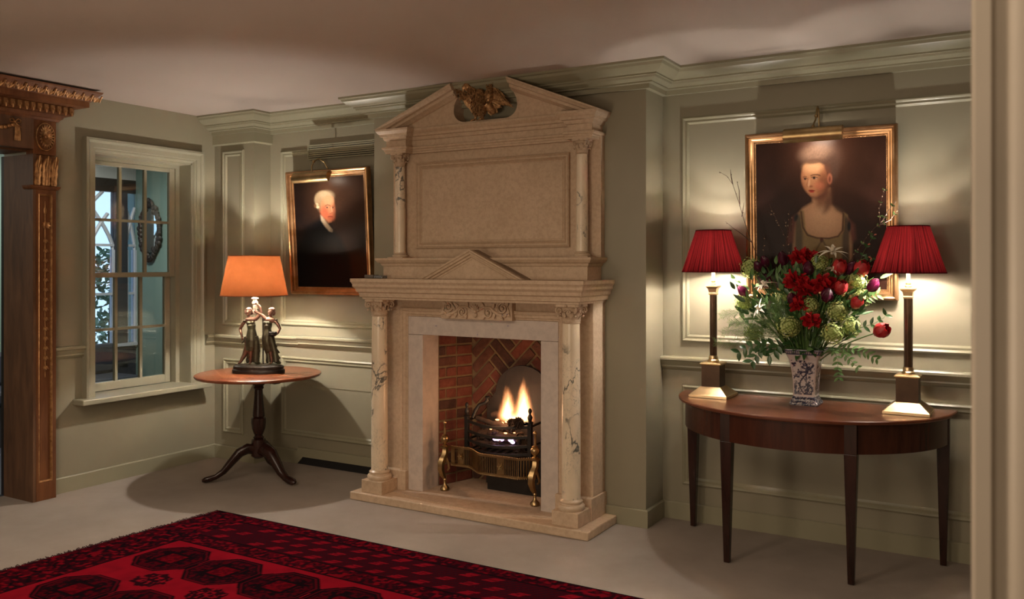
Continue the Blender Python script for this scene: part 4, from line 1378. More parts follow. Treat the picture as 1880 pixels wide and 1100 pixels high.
wing('wing', [(620, 520, 0.015), (470, 400, 0.02), (370, 300, 0.02), (290, 225, 0.015)],
     [((560, 480, 0.02), (600, 800, 0.045), 0.05), ((500, 440, 0.02), (545, 700, 0.045), 0.045), ((460, 400, 0.02), (485, 640, 0.04), 0.04), ((410, 340, 0.02), (430, 520, 0.035), 0.036), ((360, 300, 0.02), (375, 430, 0.03), 0.03), ((600, 520, 0.02), (650, 780, 0.05), 0.05)], 60)
wing('wing', [(900, 520, 0.01), (915, 370, 0.015), (940, 230, 0.015), (985, 165, 0.01)],
     [((940 + i * 8, 190 + i * 42, 0.012 + i * 0.004), (1010 + i * 46 + (30 if i == 3 else 0), 300 + i * 62, 0.03 + i * 0.004), 0.026) for i in range(7)] + [((936 + i * 9, 200 + i * 44, 0.006 + i * 0.004), (990 + i * 34, 275 + i * 50, 0.016 + i * 0.003), 0.022) for i in range(7)] + [((944 + i * 8, 215 + i * 42, 0.016 + i * 0.004), (1030 + i * 44, 345 + i * 60, 0.034 + i * 0.004), 0.026) for i in range(7)] + [((930 + i * 10, 420 + i * 30, 0.02), (1180 + i * 30, 600 + i * 20, 0.05), 0.042) for i in range(4)] +
     [((905, 560, 0.02), (1100, 690, 0.05), 0.05), ((890, 600, 0.03), (1020, 770, 0.05), 0.05)], 90)
for a, b, c in (((695, 700), (700, 780), (665, 885)), ((820, 690), (820, 790), (800, 880))):
    m = MB().tube([EP(*a), EP(*b), EP(*c)], [0.017, 0.010, 0.007], 8)
    for dx in (-45, 0, 45): m.tube([EP(*c), EP(c[0] + dx, 905, -0.012), EP(c[0] + dx * 1.3, 925, -0.018)], [0.006, 0.005, 0.002], 6)
    put('leg', m, 'eagle', eg, smooth=60)
m = MB()
for i in range(5):
    pa, pb_ = EP(850, 660, 0.03), EP(900 + i * 30, 830 - i * 12, 0.05)
    d = pb_ - pa
    m.leaf(pa, d.normalized(), (d.normalized().cross(Vector((0, -1, 0)))).normalized(), (0, -1, 0), d.length, 0.03, 0.1, 4, 0.2)
put('tail', m, 'eagle', eg, smooth=60)

# small case on the mantel shelf
bp = Vector((-3.60, 4.375, 1.408))
t = thing('small_case', 'small flat grey brown case with a silver marked end on the mantel shelf', 'case', bp)
put('body', MB().box(-3.672, -3.60, 4.35, 4.41, 1.409, 1.431), 'grey_case', t, bevel=0.004)
put('patterned_end', MB().box(-3.598, -3.528, 4.352, 4.408, 1.409, 1.427), 'silver', t, bevel=0.003)

# ================================================================== tilt-top pedestal table (left)
TX, TY, TZ = -4.630, 4.355, 0.738
tb = thing('pedestal_table', 'round mahogany tripod pedestal table in the left alcove carrying the figure lamp', 'table', (TX, TY, 0))
put('table_top', MB().lathe(TX, TY, [(0.40, TZ - 0.026), (0.422, TZ - 0.022), (0.430, TZ - 0.012), (0.428, TZ - 0.004), (0.420, TZ)], 72), 'tabletop', tb, smooth=30)
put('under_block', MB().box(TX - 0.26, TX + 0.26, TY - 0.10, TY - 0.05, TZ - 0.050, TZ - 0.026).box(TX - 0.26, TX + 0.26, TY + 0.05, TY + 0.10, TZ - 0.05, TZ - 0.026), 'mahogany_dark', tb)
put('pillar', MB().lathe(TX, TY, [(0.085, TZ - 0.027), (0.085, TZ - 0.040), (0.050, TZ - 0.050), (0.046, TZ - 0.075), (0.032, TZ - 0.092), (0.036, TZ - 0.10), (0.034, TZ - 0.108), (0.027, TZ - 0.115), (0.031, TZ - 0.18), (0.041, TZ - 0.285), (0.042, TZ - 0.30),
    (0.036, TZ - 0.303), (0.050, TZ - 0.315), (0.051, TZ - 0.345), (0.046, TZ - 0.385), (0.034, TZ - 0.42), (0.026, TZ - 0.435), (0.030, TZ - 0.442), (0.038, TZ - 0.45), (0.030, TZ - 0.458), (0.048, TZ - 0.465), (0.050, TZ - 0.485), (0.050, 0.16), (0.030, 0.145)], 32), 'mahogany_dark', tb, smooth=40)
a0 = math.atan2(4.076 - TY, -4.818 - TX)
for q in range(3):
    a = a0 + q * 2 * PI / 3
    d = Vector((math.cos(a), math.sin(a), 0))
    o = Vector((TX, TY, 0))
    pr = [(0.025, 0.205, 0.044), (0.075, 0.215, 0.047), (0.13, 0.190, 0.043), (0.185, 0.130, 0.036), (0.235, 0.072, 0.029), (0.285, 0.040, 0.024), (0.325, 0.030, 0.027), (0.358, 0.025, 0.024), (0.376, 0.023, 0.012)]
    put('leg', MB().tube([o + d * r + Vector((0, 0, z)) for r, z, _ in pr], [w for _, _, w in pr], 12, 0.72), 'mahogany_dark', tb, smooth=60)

# ------------------------------------------------------------------ figure lamp on the pedestal table
LU = Vector((TX, TY, TZ + 0.001))
fl = thing('figure_lamp', 'lamp of two bronze maidens with a glowing orange drum shade on the pedestal table', 'lamp', LU)
PXM = 0.000521


def FP(x, y, dep=0.0):
    """figure plan: x, y in units of 0.52 mm from the base, dep towards the viewer's side"""
    return LU + RT * ((x - 337) * PXM) - FW * dep + Vector((0, 0, 0.062 + (925 - y) * PXM))


def oval(mb, prof, n=36, dep=0.42):
    vs = []; fs = []
    for r, z in prof:
        for k in range(n):
            a = 2 * PI * k / n
            p = LU + RT * (r * math.cos(a)) - FW * (dep * r * math.sin(a)) + Vector((0, 0, z))
            vs.append(p)
    for i in range(len(prof) - 1):
        for k in range(n):
            l = (k + 1) % n
            fs.append((i * n + k, i * n + l, (i + 1) * n + l, (i + 1) * n + k))
    fs += [tuple(range(n - 1, -1, -1)), tuple((len(prof) - 1) * n + k for k in range(n))]
    return mb.add(vs, fs)


put('base', oval(MB(), [(0.181, 0.0), (0.184, 0.006), (0.183, 0.024), (0.174, 0.030), (0.178, 0.036), (0.176, 0.048), (0.168, 0.052), (0.160, 0.060)], dep=0.5), 'bronze', fl, smooth=40)


def limb(m, pts, rad, n=10): m.tube([FP(*p) for p in pts], [r * PXM for r in rad], n)


def fball(m, p, r): m.ball(FP(*p), tuple(q * PXM for q in r), 14, 10, (RT, -FW, Vector((0, 0, 1))))


# left maiden: skin
m = MB()
fball(m, (200, 225, 0.004), (38, 42, 50)); fball(m, (202, 262, 0.012), (22, 22, 18)); fball(m, (200, 228, 0.026), (8, 10, 12))
limb(m, [(203, 262), (208, 300)], [20, 22])
fball(m, (228, 335, 0.0), (72, 40, 44)); fball(m, (235, 390, 0.0), (56, 40, 55))
limb(m, [(160, 345), (120, 395), (88, 455, 0.0), (108, 510, 0.01), (128, 562, 0.02)], [26, 24, 21, 18, 14])
fball(m, (132, 580, 0.022), (17, 14, 22))
limb(m, [(290, 330), (335, 285, 0), (372, 225, 0), (362, 165, 0.005), (330, 118, 0.01)], [30, 26, 21, 18, 14])
fball(m, (298, 108, 0.012), (24, 18, 20))
limb(m, [(215, 560), (190, 690), (150, 800), (105, 880), (88, 905)], [55, 46, 34, 24, 20])
limb(m, [(88, 905), (70, 918, 0.012)], [18, 14])
limb(m, [(250, 560), (240, 720), (232, 850), (226, 905)], [58, 44, 30, 22])
limb(m, [(226, 908), (226, 922, 0.022)], [18, 13])
sk1 = blob('figure', m, 'copper', fl, 0.0026, 3)
put('hair', MB().ball(FP(203, 205, -0.004), (0.024, 0.024, 0.022), 12, 8).ball(FP(200, 190, 0.008), (0.019, 0.016, 0.012), 10, 6).ball(FP(230, 235, -0.01), (0.014, 0.016, 0.018), 10, 6).ball(FP(168, 228, -0.004), (0.010, 0.014, 0.018), 10, 6), 'copper', sk1, smooth=60)
m = MB()
fball(m, (236, 385, 0.002), (60, 46, 50)); fball(m, (205, 372, 0.018), (26, 22, 24)); fball(m, (265, 368, 0.018), (26, 22, 24))
limb(m, [(240, 400), (242, 455), (245, 520), (248, 600), (245, 690), (240, 745)], [60, 52, 68, 84, 82, 74], 14)
limb(m, [(280, 560), (300, 650), (305, 750), (300, 905)], [56, 60, 52, 50], 10)
for p, q in (((300, 650), (345, 668)), ((300, 740), (362, 752)), ((300, 820), (355, 822)), ((300, 890), (360, 915)), ((215, 800), (180, 850)), ((300, 700), (335, 720)), ((200, 860), (180, 915))):
    limb(m, [p, ((p[0] + q[0]) / 2, (p[1] + q[1]) / 2 + 6), q], [34, 26, 8])
limb(m, [(150, 560), (150, 610), (120, 635), (110, 650)], [12, 14, 12, 6])
fball(m, (150, 350, 0.005), (24, 22, 20))
blob('dress', m, 'greendress', sk1, 0.0026, 2)
# right maiden
m = MB()
fball(m, (508, 222, 0.004), (38, 42, 50)); fball(m, (492, 258, 0.012), (20, 20, 18)); fball(m, (480, 228, 0.020), (9, 9, 11))
limb(m, [(505, 262), (495, 300)], [20, 22])
fball(m, (490, 338), (74, 40, 44)); fball(m, (468, 390), (54, 40, 56))
limb(m, [(435, 320), (390, 275), (345, 245, 0.005), (305, 225, 0.01)], [28, 24, 20, 14])
fball(m, (298, 218, 0.012), (20, 16, 22))
limb(m, [(560, 350), (598, 395), (622, 450), (606, 505, 0.015), (585, 530, 0.03)], [26, 24, 20, 17, 13])
limb(m, [(460, 560), (480, 680), (505, 790), (515, 880), (510, 905)], [58, 46, 32, 24, 20])
limb(m, [(510, 905), (492, 922, 0.014)], [18, 12])
sk2 = blob('figure', m, 'copper', fl, 0.0026, 3)
put('hair', MB().ball(FP(516, 205, -0.004), (0.025, 0.024, 0.022), 12, 8).ball(FP(505, 190, 0.006), (0.019, 0.016, 0.012), 10, 6).ball(FP(535, 240, -0.008), (0.016, 0.016, 0.02), 10, 6), 'copper', sk2, smooth=60)
m = MB()
fball(m, (465, 388, 0.002), (58, 46, 50)); fball(m, (425, 372, 0.016), (24, 22, 24)); fball(m, (480, 372, 0.018), (26, 22, 24))
limb(m, [(462, 400), (455, 455), (455, 520), (452, 600), (470, 690), (490, 760)], [58, 50, 66, 72, 62, 50], 14)
limb(m, [(420, 560), (430, 680), (470, 790), (480, 900)], [40, 44, 34, 36])
limb(m, [(500, 560), (530, 660), (560, 780), (575, 900)], [50, 42, 40, 46])
for p, q in (((530, 650), (585, 700)), ((545, 720), (620, 775)), ((560, 800), (630, 850)), ((570, 880), (640, 915)), ((470, 850), (448, 915)), ((515, 620), (550, 650))):
    limb(m, [p, ((p[0] + q[0]) / 2, (p[1] + q[1]) / 2 + 8), q], [34, 26, 8])
fball(m, (572, 330, 0.0), (24, 22, 18))
blob('dress', m, 'greendress', sk2, 0.0026, 2)
m = MB(); fball(m, (545, 522, 0.032), (58, 46, 32))
for i in range(16):
    a = 2 * PI * i / 16; fball(m, (545 + 44 * math.cos(a), 498, 0.032 + 0.018 * math.sin(a)), (13, 13, 11))
put('basket', m, 'bronze', sk2, smooth=60)
# stem, candle tube and shade
SHB, SHT = 1.281, 1.558
put('stem', MB().tube([FP(392, 925, -0.012), FP(388, 300, -0.012)], 0.0045, 8).tube([FP(388, 300, -0.012), FP(330, 190, -0.006), FP(290, 190, 0)], 0.004, 6), 'bronze', fl)
cp = FP(290, 0, 0)
put('candle_tube', MB().lathe(cp.x, cp.y, [(0.010, FP(0, 255).z), (0.014, FP(0, 245).z), (0.014, FP(0, 205).z), (0.009, FP(0, 198).z), (0.0145, FP(0, 185).z), (0.0145, FP(0, 140).z), (0.010, FP(0, 132).z), (0.021, FP(0, 115).z), (0.021, FP(0, 95).z), (0.015, FP(0, 84).z), (0.016, FP(0, 70).z), (0.012, FP(0, 62).z), (0.024, FP(0, 50).z), (0.024, FP(0, 40).z), (0.012, FP(0, 30).z), (0.012, FP(0, -40).z)], 20), 'cream', fl, smooth=40)


def shade(cx, cy, z0, z1, r0, r1, parent, mo, mi, trim, n=72, pleats=0):
    pr = [(r0 + (r1 - r0) * i / 6, z0 + (z1 - z0) * i / 6) for i in range(7)]
    m = MB(); vs = []; fs = []
    for r, z in pr:
        for k in range(n):
            a = 2 * PI * k / n
            rr = r + (0.0012 if pleats and k % 2 else 0.0)
            vs.append((cx + rr * math.cos(a), cy + rr * math.sin(a), z))
    for i in range(6):
        for k in range(n):
            l = (k + 1) % n
            fs.append((i * n + k, i * n + l, (i + 1) * n + l, (i + 1) * n + k))
    m.add(vs, fs)
    sh = put('lampshade', m, mo, parent, smooth=60 if not pleats else 12, fix=False)
    m = MB().lathe(cx, cy, [(r0 - 0.003, z0 + 0.001), (r1 - 0.003, z1 - 0.001)], 48, cap=False)
    put('lining', m, mi, sh, smooth=60, fix=False)
    for r, z in ((r0, z0), (r1, z1)):
        m = MB().tube([(cx + r * math.cos(2 * PI * i / 48), cy + r * math.sin(2 * PI * i / 48), z) for i in range(49)], 0.0028, 6, cap=False)
        put('rim', m, trim, sh, smooth=60)
    m = MB()
    for q in range(3):
        a = 2 * PI * q / 3 + 0.4
        m.tube([(cx, cy, z1 - 0.02), (cx + (r1 - 0.003) * math.cos(a), cy + (r1 - 0.003) * math.sin(a), z1 - 0.004)], 0.0015, 5)
    m.tube([(cx, cy, z1 - 0.02), (cx + 0.03, cy, z1 - 0.06), (cx + 0.035, cy, (z0 + z1) / 2), (cx, cy, z0 + 0.03)], 0.0015, 5)
    put('carrier', m, 'brass', sh)
    return sh


sp_ = FP(278, 0, 0)
shade(sp_.x, sp_.y, SHB, SHT, 0.229, 0.174, fl, 'shade_orange', 'shade_orange_in', 'shade_trim')
BZ = 1.428
put('bulb', MB().ball((sp_.x, sp_.y, BZ), (0.016, 0.016, 0.022), 12, 8), 'bulb_left', fl, smooth=60)

# ================================================================== demilune console table (right)
KX, KYB, KZ = -1.0, 4.862, 0.772
KA, KB = 0.705, 0.655
ct = thing('console_table', 'half-round mahogany console table with four tapering legs below the portrait of a lady', 'table', (KX, KYB, 0))


def dem(a, b, n=48): return [(KX + a * math.cos(PI + PI * i / n), KYB + b * math.sin(PI + PI * i / n)) for i in range(n + 1)]


m = MB()
ps = [dem(KA - 0.004, KB - 0.004), dem(KA, KB), dem(KA, KB), dem(KA - 0.005, KB - 0.005)]
zs = [KZ - 0.018, KZ - 0.013, KZ - 0.004, KZ]
vs = [(x, y, z) for p, z in zip(ps, zs) for x, y in p]; N = 49
fs = [(i * N + j, i * N + j + 1, (i + 1) * N + j + 1, (i + 1) * N + j) for i in range(3) for j in range(N - 1)]
fs += [tuple(range(N - 1, -1, -1)), tuple(3 * N + j for j in range(N))] + [(i * N + N - 1, i * N, (i + 1) * N, (i + 1) * N + N - 1) for i in range(3)]
put('table_top', m.add(vs, fs), 'mahogany', ct, smooth=30)
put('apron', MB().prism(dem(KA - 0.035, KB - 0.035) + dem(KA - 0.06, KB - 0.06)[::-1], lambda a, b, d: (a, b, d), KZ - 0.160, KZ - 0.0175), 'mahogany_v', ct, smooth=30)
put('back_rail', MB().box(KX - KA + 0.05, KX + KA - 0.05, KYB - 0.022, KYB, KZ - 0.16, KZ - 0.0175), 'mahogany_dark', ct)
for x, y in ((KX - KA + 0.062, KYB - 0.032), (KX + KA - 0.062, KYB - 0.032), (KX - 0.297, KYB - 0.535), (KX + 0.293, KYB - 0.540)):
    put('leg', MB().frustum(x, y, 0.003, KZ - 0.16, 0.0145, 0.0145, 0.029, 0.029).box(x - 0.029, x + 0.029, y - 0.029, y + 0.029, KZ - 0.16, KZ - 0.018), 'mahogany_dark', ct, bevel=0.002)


# ------------------------------------------------------------------ brass column lamps
def column_lamp(x, y, label, power, grp='pair of brass column lamps'):
    t = thing('column_lamp', label, 'lamp', (x, y, KZ), grp)
    z = KZ + 0.0005
    put('foot', MB().sqlathe(x, y, [(0.106, z), (0.106, z + 0.014), (0.100, z + 0.018), (0.060, z + 0.052), (0.056, z + 0.056)]), 'brass_bright', t, bevel=0.0015)
    put('pedestal', MB().sqlathe(x, y, [(0.051, z + 0.056), (0.051, z + 0.172)]), 'brass_dark', t, bevel=0.001)
    put('pedestal_cap', MB().sqlathe(x, y, [(0.051, z + 0.172), (0.058, z + 0.178), (0.058, z + 0.184), (0.044, z + 0.190)]), 'brass_bright', t, bevel=0.001)
    put('ring', MB().lathe(x, y, [(0.030, z + 0.190), (0.031, z + 0.198), (0.024, z + 0.204), (0.025, z + 0.216), (0.021, z + 0.224)], 24), 'brass_bright', t, smooth=40)
    put('column', MB().lathe(x, y, [(0.0205, z + 0.222), (0.0205, z + 0.560)], 8), 'brass_dark', t, bevel=0.0008)
    put('capital', MB().sqlathe(x, y, [(0.021, z + 0.558), (0.022, z + 0.566), (0.020, z + 0.572), (0.024, z + 0.592), (0.034, z + 0.602), (0.034, z + 0.610), (0.014, z + 0.614)]), 'brass_bright', t, bevel=0.001)
    put('socket', MB().lathe(x, y, [(0.013, z + 0.612), (0.016, z + 0.620), (0.009, z + 0.626), (0.014, z + 0.636), (0.009, z + 0.644), (0.0095, z + 0.72)], 20), 'brass_bright', t, smooth=40)
    shade(x, y, z + 0.685, z + 0.913, 0.170, 0.095, t, 'shade_red', 'shade_lining', 'shade_red', n=144, pleats=1)
    put('bulb', MB().ball((x, y, z + 0.755), (0.010, 0.010, 0.012), 10, 8).tube([(x + 0.003, y, z + 0.72), (x + 0.003, y, z + 0.75)], 0.002, 6), 'bulb', t, smooth=60)
    put('bulb', MB().ball((x, y, z + 0.842), (0.010, 0.010, 0.012), 10, 8), 'bulb_upper', t, smooth=60)
    return t


column_lamp(-1.490, 4.712, 'brass column lamp with red pleated shade at the left end of the console table', 9.5)
column_lamp(-0.500, 4.670, 'brass column lamp with red pleated shade at the right end of the console table', 9.5)

# ================================================================== painting helpers (flat print only)


def set_paint(o, cols):
    a = o.data.color_attributes.new('paint', 'FLOAT_COLOR', 'POINT')
    c = np.ones((len(o.data.vertices), 4), np.float32)
    c[:, :3] = cols
    a.data.foreach_set('color', c.ravel())


def vnoise(x, y, seed=0):
    """smooth value noise"""
    xi = np.floor(x).astype(int); yi = np.floor(y).astype(int)
    fx = x - xi; fy = y - yi
    fx = fx * fx * (3 - 2 * fx); fy = fy * fy * (3 - 2 * fy)

    def h(a, b):
        n_ = (a * 374761393 + b * 668265263 + seed * 974711) & 0x7fffffff
        n_ = ((n_ ^ (n_ >> 13)) * 1274126177) & 0x7fffffff
        return ((n_ ^ (n_ >> 16)) & 0xffff) / 65535.0
    return (h(xi, yi) * (1 - fx) + h(xi + 1, yi) * fx) * (1 - fy) + (h(xi, yi + 1) * (1 - fx) + h(xi + 1, yi + 1) * fx) * fy


class Canvas:
    def __init__(s, X, Y, base):
        s.X, s.Y = X, Y
        s.c = np.zeros(X.shape + (3,)) + np.array(lin(base))

    def lay(s, mask, col, op=1.0):
        m_ = np.clip(mask, 0, 1)[..., None] * op
        s.c = s.c * (1 - m_) + np.array(lin(col)) * m_

    def ell(s, cx, cy, rx, ry, col, rot=0, soft=0.25, op=1.0, clipf=None):
        a = math.radians(rot)
        dx = (s.X - cx) * math.cos(a) + (s.Y - cy) * math.sin(a)
        dy = -(s.X - cx) * math.sin(a) + (s.Y - cy) * math.cos(a)
        d = np.sqrt((dx / rx) ** 2 + (dy / ry) ** 2)
        m_ = np.clip((1 + soft - d) / (2 * soft), 0, 1)
        m_ = m_ * m_ * (3 - 2 * m_)
        if clipf is not None: m_ = m_ * clipf
        s.lay(m_, col, op)

    def poly(s, pts, col, soft=4.0, op=1.0):
        ins = np.zeros(s.X.shape, bool); dmin = np.full(s.X.shape, 1e9)
        n_ = len(pts)
        for i in range(n_):
            (x1, y1), (x2, y2) = pts[i - 1], pts[i]
            cond = ((y1 > s.Y) != (y2 > s.Y))
            xin = (x2 - x1) * (s.Y - y1) / ((y2 - y1) if y2 != y1 else 1e-9) + x1
            ins ^= cond & (s.X < xin)
            dx, dy = x2 - x1, y2 - y1
            t_ = np.clip(((s.X - x1) * dx + (s.Y - y1) * dy) / max(dx * dx + dy * dy, 1e-9), 0, 1)
            dmin = np.minimum(dmin, np.hypot(s.X - x1 - t_ * dx, s.Y - y1 - t_ * dy))
        sd = np.where(ins, dmin, -dmin)
        s.lay(np.clip(sd / soft * 0.5 + 0.5, 0, 1), col, op)

    def line(s, pts, w, col, op=1.0, soft=2.0):
        dmin = np.full(s.X.shape, 1e9)
        for (x1, y1), (x2, y2) in zip(pts[:-1], pts[1:]):
            dx, dy = x2 - x1, y2 - y1
            t_ = np.clip(((s.X - x1) * dx + (s.Y - y1) * dy) / max(dx * dx + dy * dy, 1e-9), 0, 1)
            dmin = np.minimum(dmin, np.hypot(s.X - x1 - t_ * dx, s.Y - y1 - t_ * dy))
        s.lay(np.clip((w + soft - dmin) / (2 * soft), 0, 1), col, op)


FR = [(0, 0), (0, 0.030), (0.005, 0.042), (0.013, 0.046), (0.021, 0.042), (0.025, 0.032), (0.032, 0.030), (0.038, 0.024), (0.046, 0.022), (0.050, 0.014), (0.056, 0.012), (0.056, 0)]


def portrait(name, label, x0, x1, z0, z1, yb, lean, paint, nu, nv, fmat='gilt'):
    t = thing(name, label, 'painting', ((x0 + x1) / 2, yb, z0))
    al = math.asin(lean / (z1 - z0))
    V = Vector((0, -math.sin(al), math.cos(al))); N = Vector((0, -math.cos(al), -math.sin(al))); U = Vector((1, 0, 0))
    P0 = Vector((x0, yb, z0)); w = x1 - x0; h = (z1 - z0) / math.cos(al)
    put('frame', MB().frame(P0, U, V, w, h, FR, N), fmat, t, smooth=28)
    bd = MB(); ins = 0.0525
    for k in range(int((w - 2 * ins) / 0.0085)):
        for vv in (ins, h - ins): bd.ball(P0 + U * (ins + k * 0.0085) + V * vv + N * 0.0145, 0.0036, 6, 4)
    for k in range(int((h - 2 * ins) / 0.0085)):
        for uu in (ins, w - ins): bd.ball(P0 + U * uu + V * (ins + k * 0.0085) + N * 0.0145, 0.0036, 6, 4)
    put('beading', bd, fmat, t, smooth=60)
    put('backing', MB().prism([(0.02, 0.02), (w - 0.02, 0.02), (w - 0.02, h - 0.02), (0.02, h - 0.02)], lambda a, b, d: P0 + U * a + V * b + N * d, 0.002, 0.008), 'log', t)
    i_ = 0.054
    m = MB().grid(lambda s_, q: P0 + U * (i_ + s_ * (w - 2 * i_)) + V * (i_ + (1 - q) * (h - 2 * i_)) + N * 0.0105, nu, nv)
    o = put('canvas', m, 'oil', t, smooth=60, fix=False)
    S, T = np.meshgrid(np.arange(nu + 1) / nu, np.arange(nv + 1) / nv)
    set_paint(o, paint(S, T).reshape(-1, 3))
    # grid winding looks into the room
    return t, P0, U, V, N


def paint_lady(S, T):
    # plan units: the painting measured with its top edge at y 235..155
    X = 105 + S * 1085 + T * 20
    Y = 235 - S * 80 + T * (1221 + S * 63)
    c = Canvas(X, Y, (46, 24, 17))
    nz = vnoise(X / 130, Y / 130, 1) * 0.6 + vnoise(X / 45, Y / 45, 2) * 0.4
    c.lay(np.clip((nz - 0.35) * 1.2, 0, 1), (60, 34, 24), 0.55)
    c.ell(820, 420, 420, 330, (84, 52, 38), soft=0.8, op=0.6)
    c.ell(300, 900, 330, 500, (34, 18, 14), soft=0.7, op=0.6)
    c.ell(1120, 900, 300, 520, (44, 24, 18), soft=0.7, op=0.5)
    # hair
    c.ell(665, 330, 155, 125, (98, 72, 60), rot=12, soft=0.5)
    c.ell(735, 430, 80, 130, (84, 60, 50), rot=5, soft=0.35)
    c.ell(620, 310, 120, 60, (138, 108, 90), rot=-10, soft=0.6, op=0.7)
    hm = np.clip(1.25 - np.hypot((X - 665) / 165, (Y - 340) / 140), 0, 1) * np.clip(vnoise(X / 9 + Y / 30, Y / 14, 9) * 1.2 - 0.4, 0, 1)
    c.lay(hm, (70, 50, 42), 0.45)
    # shoulders, neck
    c.poly([(470, 830), (520, 770), (600, 720), (605, 640), (745, 600), (752, 730), (800, 790), (880, 830), (930, 930), (920, 1456), (440, 1456), (440, 950)], (186, 142, 108), 14)
    c.ell(690, 700, 60, 110, (112, 74, 54), soft=0.5, op=0.8)
    c.ell(690, 880, 140, 110, (214, 172, 136), soft=0.6, op=0.8)
    c.poly([(735, 620), (765, 600), (765, 740), (720, 800), (690, 810)], (92, 58, 44), 20, 0.7)
    # dress
    c.poly([(500, 790), (530, 790), (545, 960), (600, 1010), (700, 1025), (800, 1010), (850, 970), (860, 800), (890, 820), (905, 1000), (910, 1456), (455, 1456), (470, 1000)], (142, 118, 80), 8)
    c.poly([(455, 860), (500, 800), (520, 980), (520, 1456), (450, 1456)], (92, 78, 58), 12)
    c.poly([(860, 810), (905, 860), (912, 1456), (840, 1456), (850, 1000)], (86, 70, 54), 12)
    c.line([(505, 800), (522, 930), (560, 995), (640, 1018), (740, 1020), (815, 1000), (850, 950), (856, 810)], 7, (80, 52, 34), 0.9, 4)
    c.line([(495, 800), (512, 940), (555, 1010), (640, 1032), (745, 1034), (825, 1012), (862, 955), (868, 810)], 2, (150, 116, 70), 0.8, 2)
    c.ell(680, 1035, 14, 20, (84, 34, 24), soft=0.4)
    c.line([(680, 1040), (640, 1110), (600, 1300)], 7, (84, 66, 44), 0.7, 5); c.line([(690, 1040), (730, 1110), (770, 1300)], 7, (84, 66, 44), 0.7, 5)
    c.poly([(425, 850), (470, 820), (455, 940), (440, 1060), (380, 1080), (400, 960)], (96, 52, 42), 14, 0.9)
    c.poly([(895, 850), (950, 900), (960, 1020), (930, 1060), (905, 960)], (104, 58, 48), 14, 0.9)
    c.ell(462, 850, 16, 34, (30, 28, 30), rot=20, soft=0.4); c.ell(903, 915, 14, 44, (28, 28, 32), soft=0.4)
    # face
    skin = (196, 138, 98)
    c.ell(612, 520, 108, 150, (176, 118, 84), rot=-8, soft=0.10)
    c.poly([(525, 420), (560, 392), (640, 385), (690, 410), (715, 500), (712, 580), (680, 640), (625, 672), (590, 668), (560, 630), (535, 560), (530, 480)], skin, 14)
    c.ell(600, 430, 72, 44, (214, 164, 122), soft=0.6, op=0.9)
    c.ell(692, 555, 50, 120, (122, 70, 48), rot=8, soft=0.7, op=0.85)
    c.ell(650, 580, 40, 34, (206, 122, 92), soft=0.7, op=0.7)
    c.ell(742, 520, 20, 44, (178, 110, 84), soft=0.3); c.ell(742, 525, 9, 26, (120, 66, 50), soft=0.5)
    c.line([(586, 497), (606, 489), (640, 487), (662, 495)], 5, (74, 44, 34), 0.85, 4)
    c.line([(522, 509), (536, 503), (548, 506)], 4, (84, 52, 40), 0.8, 4)
    c.ell(616, 515, 26, 11, (190, 142, 116), soft=0.4); c.ell(612, 516, 11, 10, (36, 22, 18), soft=0.3); c.line([(588, 512), (612, 504), (640, 512)], 3, (60, 34, 26), 0.9, 2)
    c.ell(540, 524, 15, 9, (182, 132, 106), soft=0.4); c.ell(537, 525, 8, 8, (40, 24, 20), soft=0.3); c.line([(526, 520), (540, 515), (555, 521)], 3, (60, 34, 26), 0.9, 2)
    c.line([(566, 515), (560, 550), (552, 575), (562, 590), (585, 592)], 5, (160, 98, 70), 0.75, 5)
    c.ell(570, 560, 9, 34, (226, 176, 138), rot=6, soft=0.6, op=0.8)
    c.ell(588, 585, 14, 8, (140, 76, 56), soft=0.6, op=0.7)
    c.ell(592, 622, 26, 8, (150, 48, 42), soft=0.35); c.ell(594, 632, 20, 7, (176, 66, 56), soft=0.5); c.line([(568, 623), (592, 625), (618, 620)], 2, (84, 28, 24), 0.9, 2)
    c.ell(602, 655, 26, 10, (176, 120, 90), soft=0.7, op=0.7)
    c.poly([(590, 672), (640, 668), (690, 640), (720, 580), (735, 640), (690, 690), (620, 700)], (104, 64, 48), 14, 0.75)
    c.ell(610, 375, 80, 22, (96, 70, 56), rot=-8, soft=0.5, op=0.9)
    cr = vnoise(X / 6, Y / 6, 5)
    c.c *= (0.74 + 0.12 * cr)[..., None]
    return c.c


